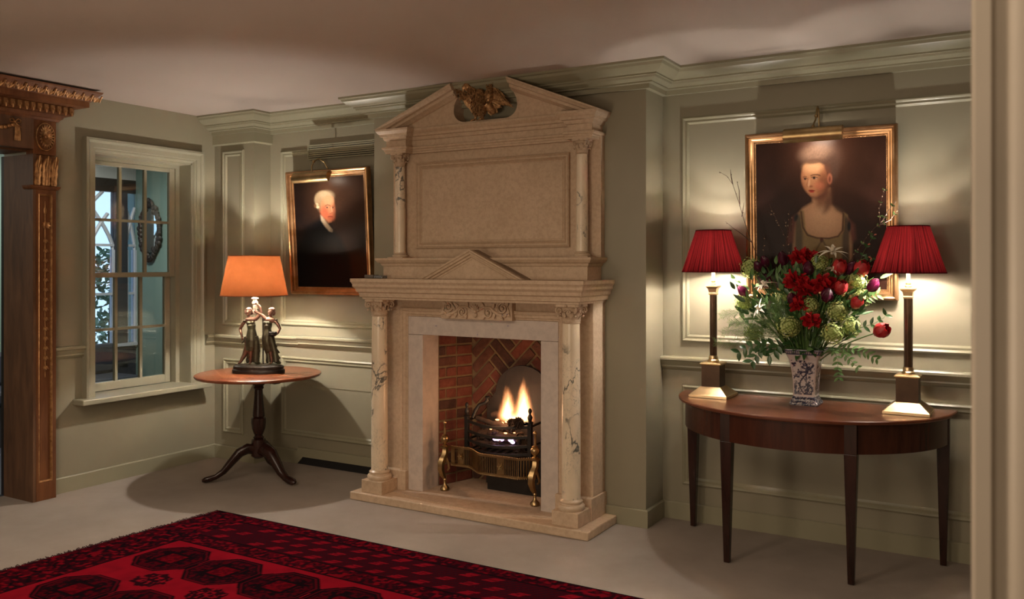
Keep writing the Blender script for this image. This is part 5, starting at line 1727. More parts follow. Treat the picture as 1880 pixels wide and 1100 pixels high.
def paint_gent(S, T):
    X = 539 + S * 126 + T * (2 + S * 10)
    Y = 327 - S * 9 + T * (202 + S * 9.6)
    c = Canvas(X, Y, (24, 16, 14))
    nz = vnoise(X / 16, Y / 16, 3) * 0.6 + vnoise(X / 6, Y / 6, 4) * 0.4
    c.ell(622, 360, 46, 46, (84, 56, 40), soft=0.8, op=0.9)
    c.ell(640, 420, 36, 60, (58, 38, 30), soft=0.8, op=0.8)
    c.lay(np.clip((nz - 0.4) * 1.5, 0, 1), (52, 34, 26), 0.35)
    c.ell(650, 510, 40, 44, (50, 20, 10), soft=0.7, op=0.8)
    # coat
    c.poly([(586, 400), (592, 394), (604, 410), (612, 424), (626, 440), (640, 470), (650, 535), (539, 535), (545, 450), (560, 418)], (15, 13, 15), 5)
    c.poly([(539, 470), (600, 440), (630, 470), (635, 535), (539, 535)], (18, 13, 12), 12, 0.8)
    # wig
    c.ell(594, 366, 16.5, 17.5, (172, 148, 116), rot=-20, soft=0.14)
    c.ell(600, 358, 12, 9, (186, 164, 132), soft=0.5, op=0.8)
    c.ell(589, 374, 7, 12, (168, 138, 104), soft=0.5, op=0.7)
    # face
    c.poly([(590, 372), (594, 362), (602, 358), (611, 360), (613, 372), (614.5, 386), (613, 398), (608, 406), (603, 408), (597, 402), (590, 393), (588, 384)], (206, 134, 96), 2.2)
    c.ell(603, 367, 9, 8, (206, 160, 120), soft=0.5, op=0.9)
    c.ell(596, 390, 7, 11, (196, 88, 60), rot=-15, soft=0.6, op=0.75)
    c.ell(608, 398, 6, 6, (190, 92, 66), soft=0.7, op=0.7)
    c.ell(613, 388, 3, 14, (150, 84, 58), soft=0.6, op=0.6)
    c.line([(597, 377), (601, 374.5), (606, 376)], 0.8, (104, 60, 44), 0.8, 0.9)
    c.ell(600.5, 379.5, 3.0, 1.5, (180, 130, 104), soft=0.4); c.ell(600.5, 379.6, 1.3, 1.3, (48, 28, 22), soft=0.4)
    c.line([(610, 377), (613, 377.5)], 0.7, (104, 60, 44), 0.8, 0.9); c.ell(611, 379.8, 1.4, 1.1, (50, 30, 24), soft=0.4)
    c.line([(607, 378), (609.5, 388), (608.5, 390.5), (605.5, 390.5)], 0.7, (150, 84, 58), 0.75, 0.9)
    c.line([(608, 379), (609.5, 387)], 0.6, (236, 190, 150), 0.8, 0.8)
    c.line([(602.5, 397), (606, 396.2), (610, 397)], 0.9, (140, 52, 40), 0.9, 0.8)
    c.ell(581.5, 374, 2.8, 2.6, (214, 190, 152), soft=0.3); c.ell(583, 379, 3.0, 2.6, (220, 198, 162), soft=0.3); c.ell(578.5, 376.5, 2.2, 4.0, (120, 84, 58), soft=0.5)
    c.line([(586, 372), (588, 378), (589, 386)], 0.8, (140, 108, 78), 0.7, 1.0)
    # stock
    c.poly([(588, 393.5), (592, 397), (600, 408), (609, 420), (609.5, 425), (604, 424), (596, 415), (589, 404)], (188, 168, 142), 1.4)
    c.ell(608, 422, 2.5, 3.2, (150, 132, 110), soft=0.4)
    cr = vnoise(X / 1.1, Y / 1.1, 6)
    c.c *= (0.60 + 0.12 * cr)[..., None]
    return c.c


xr = at(681, 541, Y=4.78).x
portrait('portrait_of_gentleman', 'gilt framed oil portrait of a gentleman in a powdered wig and dark coat', -4.758, xr, 1.276, 2.188, 4.832, 0.058, paint_gent, 150, 240)
portrait('portrait_of_lady', 'large gilt framed oil portrait of a lady in a low square necked dress', -1.352, -0.570, 1.312, 2.222, 4.906, 0.034, paint_lady, 190, 240)


def picture_light(name, label, x0, x1, yc, zc, arm, tgt, power, tilt):
    t = thing(name, label, 'lamp', ((x0 + x1) / 2, yc, zc), 'picture lights')
    r = 0.040
    m = MB(); vs = []; fs = []
    na = 14
    for x in (x0, x1):
        for k in range(na + 1):
            a = tilt + PI * 1.05 * k / na
            vs.append((x, yc + r * math.cos(a), zc + r * math.sin(a)))
        for k in range(na, -1, -1):
            a = tilt + PI * 1.05 * k / na
            vs.append((x, yc + (r - 0.002) * math.cos(a), zc + (r - 0.002) * math.sin(a)))
    kk = 2 * na + 2
    fs = [(j, kk + j, kk + (j + 1) % kk, (j + 1) % kk) for j in range(kk)]
    m.add(vs, fs)
    for x in (x0, x1 - 0.002):
        m.prism([(yc + r * math.cos(tilt + PI * 1.05 * k / na), zc + r * math.sin(tilt + PI * 1.05 * k / na)) for k in range(na + 1)], lambda a, b, d: (d, a, b), x, x + 0.002)
    put('hood', m, 'brass', t, smooth=35)
    m = MB().tube(arm, 0.0048, 8)
    m.ball(arm[len(arm) // 3], 0.011, 8, 6); m.ball(arm[0], 0.010, 8, 6)
    put('arm', m, 'brass', t, smooth=60)
    xm = (x0 + x1) / 2
    put('bulb', MB().tube([(xm - 0.04, yc + 0.004, zc + 0.008), (xm + 0.04, yc + 0.004, zc + 0.008)], 0.009, 8), 'tube_bulb', t, smooth=60)
    light(name + '_glow', 'AREA', (xm, yc + 0.006, zc - 0.014), power, (1, 0.86, 0.68), 0.09, target=tgt, size_y=0.02)
    return t


a0_, a1_ = at(1440, 250, Y=4.735), at(1548, 246, Y=4.735)
picture_light('picture_light', 'brass picture light over the portrait of the lady', a0_.x, a1_.x, 4.735, 2.178,
              [(-0.965, 4.742, 2.222), (-0.965, 4.765, 2.245), (-0.965, 4.80, 2.262), (-0.965, 4.825, 2.29), (-0.965, 4.835, 2.325), (-0.965, 4.86, 2.345), (-0.965, 4.885, 2.325), (-0.965, 4.895, 2.26), (-0.965, 4.90, 2.20)], (-0.965, 4.93, 1.95), 0.62, PI / 3)
picture_light('picture_light', 'brass picture light over the portrait of the gentleman', at(541, 325, Y=4.63).x, at(606, 322, Y=4.63).x, 4.63, 2.118,
              [(-4.40, 4.64, 2.158), (-4.42, 4.66, 2.20), (-4.43, 4.69, 2.24), (-4.42, 4.73, 2.265), (-4.40, 4.765, 2.245), (-4.385, 4.775, 2.21), (-4.38, 4.79, 2.19), (-4.38, 4.80, 2.16)], (-4.37, 4.80, 1.85), 0.42, PI / 3)

# ------------------------------------------------------------------ air vent high in the recess
vx0, vx1, vz0, vz1 = -4.612, -3.87, 2.275, 2.385
vt = thing('air_vent', 'sage painted slatted air vent high on the wall above the portrait of the gentleman', 'vent', ((vx0 + vx1) / 2, YR, vz0))
put('vent_frame', MB().frame((vx0, YR, vz0), (1, 0, 0), (0, 0, 1), vx1 - vx0, vz1 - vz0, [(0, 0), (0, 0.022), (0.010, 0.022), (0.012, 0)], (0, -1, 0)), 'trim', vt)
put('dark_backing', MB().box(vx0 + 0.01, vx1 - 0.01, YR - 0.003, YR, vz0 + 0.01, vz1 - 0.01), 'black', vt)  # black sheet gives the gaps between slats their shade by colour
for i in range(6):
    z = vz0 + 0.012 + i * (vz1 - vz0 - 0.024) / 6
    put('slat', MB().box(vx0 + 0.012, vx1 - 0.012, YR - 0.020, YR - 0.008, z + 0.004, z + 0.0125), 'trim', vt, bevel=0.001)

# ================================================================== rug
RX1, RY0, RY1 = -0.95, 1.55, 3.642


def rug_left(y): return -4.205 + (y - RY1) * 0.065


rg = thing('rug', 'dark red wool rug with octagon motifs and a fringed left edge on the carpet', 'rug', (-2.7, 2.6, 0))
nu, nv = 500, 320
m = MB().grid(lambda s_, q: (rug_left(RY0 + q * (RY1 - RY0)) * (1 - s_) + RX1 * s_, RY0 + q * (RY1 - RY0), 0.0105), nu, nv)
ro = put('pile', m, 'rug', rg, fix=False)
X, Y = np.meshgrid(np.arange(nu + 1) / nu, np.arange(nv + 1) / nv)
Yw = RY0 + Y * (RY1 - RY0)
A = RY1 - Yw                       # distance from the far edge
B = X * (RX1 - (-4.205 + (Yw - RY1) * 0.065))   # distance from the fringed edge
RED, MID, DRK, BLK = np.array((0.215, 0.006, 0.014)), np.array((0.078, 0.004, 0.009)), np.array((0.020, 0.004, 0.007)), np.array((0.009, 0.004, 0.006))


def knots(s_, seed): return vnoise(B / s_, A / s_, seed)


def blend(base, mask, col):
    return base * (1 - mask[..., None]) + col * mask[..., None]


col = np.zeros(X.shape + (3,)) + RED
col = blend(col, np.clip((knots(0.05, 1) - 0.4) * 0.9, 0, 1), np.array((0.125, 0.005, 0.011)))
# octagon guls in rows
gx0, gy0 = 4.215 - 3.682 + 0.02, RY1 - 2.925
for row in range(5):
    gy = gy0 + row * 0.495
    for k in range(-1, 9):
        gx = 0.525 + k * 0.374
        if gx < 0.35: continue
        dx, dy = np.abs(B - gx) / 0.186, np.abs(A - gy) / 0.172
        d = np.maximum(np.maximum(dx, dy), (dx + dy) / 1.42)
        ins = (d < 1)
        sp_k = knots(0.013, 11 + row)
        col = blend(col, (d < 1.0) * 1.0, BLK)
        col = blend(col, ((d < 0.93) & (d > 0.88)) * 1.0, MID)
        inner = (d < 0.82)
        col = blend(col, inner * 1.0, MID * 0.75)
        col = blend(col, (inner & (sp_k > 0.52)) * 1.0, DRK)
        fl_ = (np.abs(np.abs(B - gx) - 0.095) < 0.024) & (np.abs(np.abs(A - gy) - 0.05) < 0.030) | ((np.abs(np.abs(B - gx) - 0.05) < 0.02) & (np.abs(np.abs(A - gy) - 0.09) < 0.02))
        col = blend(col, (fl_ & inner & (sp_k > 0.3)) * 1.0, BLK)
        ctr = (dx < 0.36) & (dy < 0.36)
        col = blend(col, (ctr & (sp_k > 0.50)) * 1.0, RED * 0.55)
        col = blend(col, ((np.abs(dx - 0.36) < 0.05) & (dy < 0.39) | (np.abs(dy - 0.36) < 0.05) & (dx < 0.39)) * 1.0, BLK)
        # small crossed motif between the guls
        ex, ey = np.abs(B - gx - 0.187), np.abs(A - gy - 0.2475)
        cr_ = ((np.abs(ex - 0.03) < 0.010) & (ey < 0.075)) | ((np.abs(ey - 0.055) < 0.010) & (ex < 0.075)) | ((ex < 0.012) & (ey < 0.07)) | ((ey < 0.010) & (ex < 0.10)) | ((np.abs(ex - 0.06) < 0.022) & (np.abs(ey - 0.035) < 0.02)) | ((np.abs(ex + ey - 0.085) < 0.010) & (ex < 0.085))
        col = blend(col, (cr_ & (knots(0.012, 40) > 0.28)) * 1.0, DRK)
# far border: lattice band between two speckled guards
band = A < 0.50
col = blend(col, band * 1.0, MID * 0.8)
lat = (A > 0.10) & (A < 0.38)
p = B / 0.135; q = (A - 0.10) / 0.0935
u_ = np.mod(p + q * 0.5, 1.0); v_ = np.mod(q, 1.0)
motif = (u_ > 0.22) & (u_ < 0.66) & (v_ > 0.24) & (v_ < 0.78) & (vnoise(np.floor(p + q * 0.5) * 3.3, np.floor(q) * 5.1, 51) > 0.25)
hatch = np.mod(A / 0.0165, 1.0) < 0.30
col = blend(col, lat * 1.0, DRK * 1.4)
col = blend(col, (lat & (np.mod(p * 4 + q * 2, 1.0) < 0.4)) * 1.0, MID * 0.6)
col = blend(col, (lat & motif) * 1.0, RED * 0.9)
col = blend(col, (lat & motif & hatch & (knots(0.01, 3) > 0.35)) * 0.85, DRK)
g1 = (A < 0.10) | ((A > 0.38) & (A < 0.50))
col = blend(col, (g1 & (knots(0.016, 21) > 0.48)) * 1.0, DRK)
col = blend(col, (g1 & (knots(0.018, 22) > 0.70)) * 1.0, RED * 0.7)
# fringed-side border: dense speckle
lb = B < 0.30
col = blend(col, lb * 1.0, MID * 0.75)
col = blend(col, (lb & (knots(0.020, 31) > 0.5)) * 1.0, DRK)
tri = np.mod(A / 0.09 + np.abs(np.mod(B / 0.10, 1.0) - 0.5) * 1.1, 1.0)
col = blend(col, (lb & (B > 0.05) & (tri < 0.28) & (knots(0.014, 33) > 0.35)) * 1.0, BLK)
col = blend(col, (lb & (knots(0.019, 32) > 0.72)) * 1.0, RED * 0.7)
edge = (A < 0.012) | (A > RY1 - RY0 - 0.012)
col = blend(col, edge * 1.0, np.array((0.006, 0.004, 0.005)))
for s_ in (np.abs(A - 0.10), np.abs(A - 0.38), np.abs(A - 0.50)): col = blend(col, ((s_ < 0.006) & (B > 0.3)) * 1.0, BLK)
col = blend(col, ((np.abs(B - 0.30) < 0.006) & (A > 0.50)) * 1.0, BLK)
set_paint(ro, col.reshape(-1, 3))
M['rug_edge'] = simple('rug_binding', (0.012, 0.005, 0.006), None, 60, 0.95)
put('binding', MB().prism([(rug_left(RY0), RY0), (RX1, RY0), (RX1, RY1), (rug_left(RY1), RY1)], lambda a, b, d: (a, b, d), 0.0005, 0.0103), 'rug_edge', rg)
M['fringe'] = simple('rug_fringe', (0.05, 0.012, 0.012), (0.022, 0.008, 0.008), 60, 0.95)
m = MB()
y = RY0
while y < RY1:
    x = rug_left(y)
    L = random.uniform(0.012, 0.034)
    m.tube([(x + 0.004, y, 0.008), (x - L * 0.5, y + random.uniform(-0.008, 0.008), random.uniform(0.006, 0.016)), (x - L, y + random.uniform(-0.014, 0.014), 0.0035)], [0.0022, 0.002, 0.0015], 4)
    y += random.uniform(0.004, 0.009)
put('fringe', m, 'fringe', rg, kind='stuff')

# ================================================================== vase and flowers
vc = at(1480, 738, Y=4.68)
VX, VY, VZ = vc.x, 4.68, KZ
va = thing('vase', 'flared square blue and white porcelain vase at the middle of the console table', 'vase', (VX, VY, VZ))
vp = [(0.070, 0.000), (0.074, 0.004), (0.074, 0.012), (0.066, 0.022), (0.062, 0.034), (0.0565, 0.044), (0.0555, 0.060), (0.0575, 0.12), (0.064, 0.18), (0.074, 0.235), (0.090, 0.272), (0.096, 0.286), (0.094, 0.290)]
pz_ = np.array([b for a, b in vp]); pa_ = np.array([a for a, b in vp])
nz_, nw_ = 90, 34
m = MB(); vs = []; fs = []; PU = []; PV = []
for j in range(nz_ + 1):
    z = 0.290 * j / nz_
    a = float(np.interp(z, pz_, pa_))
    for sd in range(4):
        for i in range(nw_):
            t = -1 + 2 * i / nw_
            q = {0: (t, -1), 1: (1, t), 2: (-t, 1), 3: (-1, -t)}[sd]
            # slightly rounded corners
            l = (abs(q[0]) ** 12 + abs(q[1]) ** 12) ** (1 / 12)
            vs.append((VX + a * q[0] / l, VY + a * q[1] / l, VZ + z))
            PU.append(t + 3.7 * sd); PV.append(z)
K4 = 4 * nw_
for j in range(nz_):
    for i in range(K4):
        fs.append((j * K4 + i, j * K4 + (i + 1) % K4, (j + 1) * K4 + (i + 1) % K4, (j + 1) * K4 + i))
fs.append(tuple(range(K4 - 1, -1, -1)))
m.add(vs, fs)
vo = put('body', m, 'porcelain', va, smooth=40, fix=False)
PU = np.array(PU); PV = np.array(PV)
WH, BL, BL2 = np.array((0.52, 0.45, 0.44)), np.array((0.012, 0.014, 0.035)), np.array((0.05, 0.055, 0.10))
cv = np.zeros((len(PU), 3)) + WH
T = np.mod(PU + 1, 3.7) - 1
ns = vnoise(PU * 9, PV * 115, 7) * 0.6 + vnoise(PU * 22, PV * 260, 8) * 0.4
tree = ((vnoise(PU * 3.1 + 9, PV * 38, 12) > 0.40) & (np.abs(T) < 0.86) & (PV > 0.055) & (PV < 0.235) & (ns > 0.50)) | ((PV > 0.055) & (PV < 0.10) & (np.abs(T) < 0.86) & (ns > 0.44))
br_ = (np.abs(T - 0.35 * np.sin(PV * 38 + 0.7)) < 0.07) & (PV > 0.06) & (PV < 0.22)
br2 = (np.abs(T + 0.4 * np.sin(PV * 30 + 2)) < 0.05) & (PV > 0.06) & (PV < 0.19)
cv[tree | br_ | br2] = BL
cv[(tree & (vnoise(PU * 30, PV * 340, 15) > 0.62))] = BL2
bandm = (PV < 0.042) & (PV > 0.003)
cv[bandm] = BL * 1.4
cv[bandm & (vnoise(PU * 14, PV * 300, 17) > 0.60)] = WH * 0.7
cv[(PV > 0.042) & (PV < 0.048)] = BL2
tb_ = PV > 0.262
cv[tb_] = BL2
cv[tb_ & (np.mod(PU * 9, 1.0) < 0.42) & (PV > 0.268) & (PV < 0.283)] = WH * 0.8
cv[PV > 0.2875] = WH
set_paint(vo, cv)
put('inside', MB().sqlathe(VX, VY, [(0.078, VZ + 0.255), (0.088, VZ + 0.285)]), 'black', va)


def leafmat(name, a, b, rough=0.45, tr=0.25):
    n = NT(name); v = n.coord()
    c = n.ramp(n.noise(v, 30, 2), [(0.3, a), (0.7, b)])
    n.set(rough, 0, 0.4, c)
    n.b.inputs['Subsurface Weight'].default_value = 0.0
    return n.m


M['stem'] = leafmat('green_stem', (0.06, 0.12, 0.03), (0.10, 0.18, 0.05))
M['leaf'] = leafmat('mid_green_leaf', (0.055, 0.13, 0.032), (0.11, 0.215, 0.06))
M['leaf_dark'] = leafmat('glossy_dark_leaf', (0.022, 0.065, 0.018), (0.05, 0.12, 0.035), 0.3)
M['fern'] = leafmat('feathery_green', (0.12, 0.23, 0.05), (0.22, 0.36, 0.10), 0.6)
M['viburnum'] = leafmat('lime_green_floret', (0.27, 0.36, 0.09), (0.47, 0.54, 0.21), 0.6)
M['tulip'] = leafmat('plum_petal', (0.085, 0.004, 0.030), (0.20, 0.010, 0.075), 0.35)
M['tulip_dark'] = leafmat('dark_plum_petal', (0.04, 0.004, 0.014), (0.10, 0.006, 0.03), 0.4)
M['red'] = leafmat('red_petal', (0.28, 0.006, 0.010), (0.50, 0.016, 0.022), 0.4)
M['red_open'] = leafmat('bright_red_petal', (0.34, 0.012, 0.018), (0.55, 0.045, 0.045), 0.4)
M['white'] = leafmat('cream_petal', (0.62, 0.56, 0.44), (0.72, 0.66, 0.54), 0.5)
M['twig'] = leafmat('bare_twig', (0.045, 0.022, 0.015), (0.10, 0.05, 0.035), 0.6)
M['bud'] = leafmat('coral_bud', (0.55, 0.12, 0.08), (0.62, 0.20, 0.14), 0.5)
M['palebud'] = leafmat('pale_bud', (0.30, 0.20, 0.13), (0.42, 0.32, 0.22), 0.5)
MOUTH = Vector((VX, VY, VZ + 0.27))


def stem_pts(tip, bend=0.35, n=8):
    base = MOUTH + Vector((max(-0.05, min(0.05, (tip.x - VX) * 0.2)), max(-0.05, min(0.05, (tip.y - VY) * 0.2)), -0.06))
    mid = base.lerp(tip, 0.5) + Vector((-(tip.x - VX) * 0.12, 0, 0.06 * bend))
    return [(base * (1 - t) ** 2 + mid * 2 * t * (1 - t) + tip * t * t) for t in [i / n for i in range(n + 1)]]


def bloom_axis(tip):
    d = (tip - MOUTH).normalized()
    return (d + Vector((0, -0.25, 0.15))).normalized()


def basis(ax):
    s_ = ax.orthogonal().normalized(); return s_, ax.cross(s_)


def petal(m, c, ax, out, L, Wd, belly, tipin, n=6, ruffle=0.0):
    """a cupped petal rising along ax, leaning out by belly then in by tipin"""
    sd = ax.cross(out).normalized()
    vs = []; fs = []
    for i in range(n + 1):
        t = i / n
        rad = belly * math.sin(PI * min(1, t * 0.75 + 0.12)) + tipin * t * t
        p = c + ax * (L * t) + out * rad
        w = Wd * 0.5 * (math.sin(PI * (0.12 + 0.84 * t)) ** 0.7)
        rf = ruffle * math.sin(t * 9 + Wd * 1000)
        vs += [p - sd * w - out * (w * 0.45) + out * rf, p + out * (rf * 0.3), p + sd * w - out * (w * 0.45) - out * rf]
    for i in range(n):
        a = i * 3
        fs += [(a, a + 1, a + 4, a + 3), (a + 1, a + 2, a + 5, a + 4)]
    m.add(vs, fs)


def flower(name, label, cat, u, v, Y, kind, size, group, mat):
    size *= {'tulip': 1.15, 'ruffle': 1.3, 'open': 1.15, 'viburnum': 1.2, 'spider': 1.05}[kind]
    tip = at(u, v, Y=Y)
    t = thing(name, label, cat, MOUTH, group)
    ax = bloom_axis(tip)
    pts = stem_pts(tip - ax * size * 0.4)
    put('stem', MB().tube(pts, 0.0032 if kind != 'viburnum' else 0.0025, 6), 'stem', t, smooth=60)
    m = MB(); s1, s2 = basis(ax); c = tip - ax * size * 0.5
    if kind == 'tulip':
        for ring, (n_, sc) in enumerate(((3, 0.92), (3, 1.0))):
            for q in range(n_):
                a = 2 * PI * q / n_ + ring * PI / 3
                petal(m, c, ax, s1 * math.cos(a) + s2 * math.sin(a), size * sc, size * 0.72, size * 0.40 * sc, -size * 0.14, 7)
        m.ball(c + ax * size * 0.25, (size * 0.27, size * 0.27, size * 0.30), 10, 6, (s1, s2, ax))
    elif kind == 'open':
        for ring, (n_, be, ti) in enumerate(((6, 0.45, 0.12), (5, 0.32, 0.0))):
            for q in range(n_):
                a = 2 * PI * q / n_ + ring * 0.5
                petal(m, c, ax, s1 * math.cos(a) + s2 * math.sin(a), size * (1 - 0.1 * ring), size * 0.62, size * be, size * ti, 7, size * 0.03)
    elif kind == 'ruffle':
        for q in range(20):
            ph = math.acos(1 - 1.25 * (q + 0.5) / 20); a = q * 2.39996
            d = (s1 * math.cos(a) + s2 * math.sin(a)) * math.sin(ph) + ax * math.cos(ph)
            o = d.orthogonal().normalized()
            petal(m, tip - ax * size * 0.15 + d * size * 0.12, d, o, size * random.uniform(0.38, 0.55), size * random.uniform(0.36, 0.52), size * 0.10, size * random.uniform(-0.05, 0.18), 5, size * 0.05)
    elif kind == 'viburnum':
        nf = 210
        for q in range(nf):
            ph = math.acos(1 - 2 * (q + 0.5) / nf); a = q * 2.39996
            d = Vector((math.sin(ph) * math.cos(a), math.sin(ph) * math.sin(a), math.cos(ph)))
            o1 = d.orthogonal().normalized(); o2 = d.cross(o1); r0 = random.uniform(0, PI)
            lump = 1 + 0.16 * math.sin(d.x * 7 + size * 900) * math.cos(d.z * 6 + d.y * 5)
            cc = tip + d * size * lump * random.uniform(0.40, 0.55)
            for k in range(5):
                b = r0 + 2 * PI * k / 5
                dd = (o1 * math.cos(b) + o2 * math.sin(b) + d * random.uniform(0.1, 0.6)).normalized()
                m.leaf(cc, dd, d.cross(dd).normalized(), d, size * 0.080, size * 0.072, -0.1, 2, 0.2)
        m.ball(tip, size * 0.34, 10, 8)
    elif kind == 'spider':
        for q in range(9):
            a = 2 * PI * q / 9 + 0.3
            d = (s1 * math.cos(a) + s2 * math.sin(a) + ax * random.uniform(0.1, 0.6)).normalized()
            m.leaf(tip, d, d.cross(ax).normalized(), ax, size * random.uniform(0.6, 1.0), size * 0.17, random.uniform(-0.7, -0.1), 6, 0.4)
        m.tube([tip - ax * size * 0.1, tip + ax * size * 0.3], [size * 0.08, size * 0.11], 8)
    put('bloom', m, mat, t, smooth=60, fix=False)
    return t, tip


TUL = [(1363, 534, 4.66, 0.058, 'tulip', 'lone plum tulip leaning out at the left edge of the bouquet below the red lampshade'), (1437, 474, 4.64, 0.064, 'tulip_dark', 'dark plum tulip standing tallest left of the red blooms'),
       (1391, 489, 4.66, 0.052, 'tulip_dark', 'lower one of the two dark plum tulips beside the left viburnum head'), (1404, 480, 4.68, 0.056, 'tulip_dark', 'upper one of the two dark plum tulips beside the left viburnum head'),
       (1484, 492, 4.62, 0.064, 'tulip_dark', 'dark plum tulip under the topmost red bloom'), (1408, 513, 4.70, 0.060, 'tulip_dark', 'very dark plum tulip behind the left cream spidery flower'),
       (1454, 548, 4.54, 0.060, 'tulip_dark', 'dark plum tulip beside the low red bloom in the middle'), (1519, 541, 4.53, 0.070, 'tulip_dark', 'large dark plum tulip right of the middle of the bouquet'),
       (1604, 523, 4.62, 0.066, 'tulip', 'bright plum tulip at the right edge of the bouquet'), (1563, 492, 4.66, 0.066, 'tulip_dark', 'dark plum tulip between two red blooms at the upper right')]
for u, v, Y, s_, mt, lab in TUL: flower('tulip', lab, 'flower', u, v, Y, 'tulip', s_, 'plum tulips', mt)
RED_ = [(1470, 470, 4.66, 0.085, 'ruffle', 'topmost red ruffled bloom at the centre of the bouquet'), (1488, 474, 4.68, 0.075, 'ruffle', 'red ruffled bloom just right of the topmost red bloom'), (1458, 512, 4.58, 0.080, 'ruffle', 'red bloom left of the centre above the dark tulip'),
        (1479, 527, 4.55, 0.085, 'ruffle', 'deep red bloom in the very middle of the bouquet'), (1513, 518, 4.56, 0.090, 'ruffle', 'wide red bloom right of the middle'), (1467, 556, 4.52, 0.070, 'ruffle', 'low red bloom beside a dark tulip'),
        (1490, 587, 4.50, 0.066, 'ruffle', 'lowest red bloom hanging above the vase'), (1543, 528, 4.58, 0.066, 'open', 'red open tulip right of the wide red bloom'), (1541, 491, 4.64, 0.070, 'open', 'red bloom left of the upper right dark tulip'),
        (1581, 494, 4.66, 0.075, 'open', 'red bloom right of the upper right dark tulip'), (1573, 556, 4.60, 0.058, 'open', 'small pink red star shaped bloom below the bright plum tulip')]
for u, v, Y, s_, kd, lab in RED_: flower('red_flower', lab, 'flower', u, v, Y, kd, s_, 'red blooms', 'red' if kd == 'ruffle' else 'red_open')
flower('red_tulip', 'open red tulip on a long stem reaching out at the far right', 'flower', 1618, 607, 4.58, 'open', 0.070, None, 'red_open')
VIB = [(1377, 492, 4.70, 0.088, 'lime viburnum head at the top left below the red lampshade'), (1504, 484, 4.66, 0.075, 'lime viburnum head near the top beside the white lily'), (1487, 560, 4.55, 0.070, 'lime viburnum head between the low red blooms'),
       (1448, 600, 4.54, 0.090, 'pale viburnum head low at the left above the vase'), (1529, 612, 4.54, 0.085, 'lime viburnum head low at the right above the vase'), (1384, 612, 4.66, 0.080, 'lime viburnum head in the feathery greenery at the left'),
       (1366, 557, 4.68, 0.080, 'lime viburnum head below the lone left tulip'), (1572, 516, 4.66, 0.080, 'lime viburnum head below the right red bloom'), (1537, 572, 4.60, 0.085, 'lime viburnum head right of the large dark tulip'),
       (1560, 600, 4.64, 0.085, 'lime viburnum head near the leafy right hand sprays'), (1578, 548, 4.70, 0.075, 'lime viburnum head behind the small star shaped bloom'), (1440, 545, 4.66, 0.075, 'lime viburnum head tucked behind the left dark tulips')]
for u, v, Y, s_, lab in VIB: flower('viburnum_flower', lab, 'flower', u, v, Y, 'viburnum', s_, 'viburnum heads', 'viburnum')
for u, v, Y, s_, lab in ((1528, 463, 4.64, 0.095, 'white lily like flower at the top of the bouquet before the portrait'), (1403, 523, 4.58, 0.075, 'cream spidery flower at the upper left of the bouquet'), (1394, 568, 4.58, 0.080, 'cream spidery flower low in the left greenery'),
                         (1530, 495, 4.62, 0.060, 'small cream flower below the white lily')):
    flower('cream_flower', lab, 'flower', u, v, Y, 'spider', s_, 'cream flowers', 'white')


def branch(name, label, cat, group, strokes, mat, r0=0.0035, buds=None, leaves=None):
    """strokes: lists of (u, v, Y); buds: (material, size, every); leaves: (material, length, width, step)"""
    t = thing(name, label, cat, MOUTH, group)
    m = MB(); lm = MB(); bm_ = MB()
    first = True
    for st in strokes:
        P = [at(u, v, Y=Y) for u, v, Y in st]
        if first:
            P = stem_pts(P[0], 0.2, 5) + P[1:]
        n_ = len(P)
        m.tube(P, [r0 * (1 - 0.75 * i / max(1, n_ - 1)) for i in range(n_)], 6)
        seg0 = 5 if first else 0
        first = False
        for i in range(seg0, n_ - 1):
            d = P[i + 1] - P[i]; L = d.length
            if L < 1e-5: continue
            dn_ = d.normalized()
            if buds:
                k = max(1, int(L / buds[2]))
                for j in range(k):
                    c = P[i] + d * ((j + random.random()) / k)
                    o = (Vector((random.gauss(0, 1), random.gauss(0, 1), random.gauss(0, 1))).cross(dn_)).normalized()
                    if buds[0] == 'bud': bm_ = MB()
                    bm_.ball(c + o * buds[1] * 0.6, (buds[1] * 0.55, buds[1] * 0.55, buds[1]), 6, 4, (*basis((o + dn_).normalized()), (o + dn_).normalized()))
                    if buds[0] == 'bud': put('bud', bm_, 'bud', t, smooth=60)
            if leaves:
                k = max(1, int(L / leaves[3]))
                for j in range(k):
                    c = P[i] + d * ((j + 0.5) / k)
                    for sg in (-1, 1):
                        sd = dn_.cross(Vector((0, -1, 0.3))).normalized() * sg
                        al = (sd * 0.85 + dn_ * 0.6 + Vector((0, random.uniform(-0.4, 0.2), random.uniform(-0.2, 0.1)))).normalized()
                        nr = Vector((0, -0.8, 0.6)); nr = (nr - al * nr.dot(al)).normalized()
                        lm.leaf(c, al, al.cross(nr).normalized(), nr, leaves[1] * random.uniform(0.75, 1.15), leaves[2], random.uniform(-0.25, 0.1), 4, 0.3)
    put('twig', m, mat, t, smooth=60)
    if buds and buds[0] != 'bud': put('buds', bm_, buds[0], t, smooth=60, kind='stuff')
    if leaves: put('leaves', lm, leaves[0], t, smooth=60, fix=False)
    return t


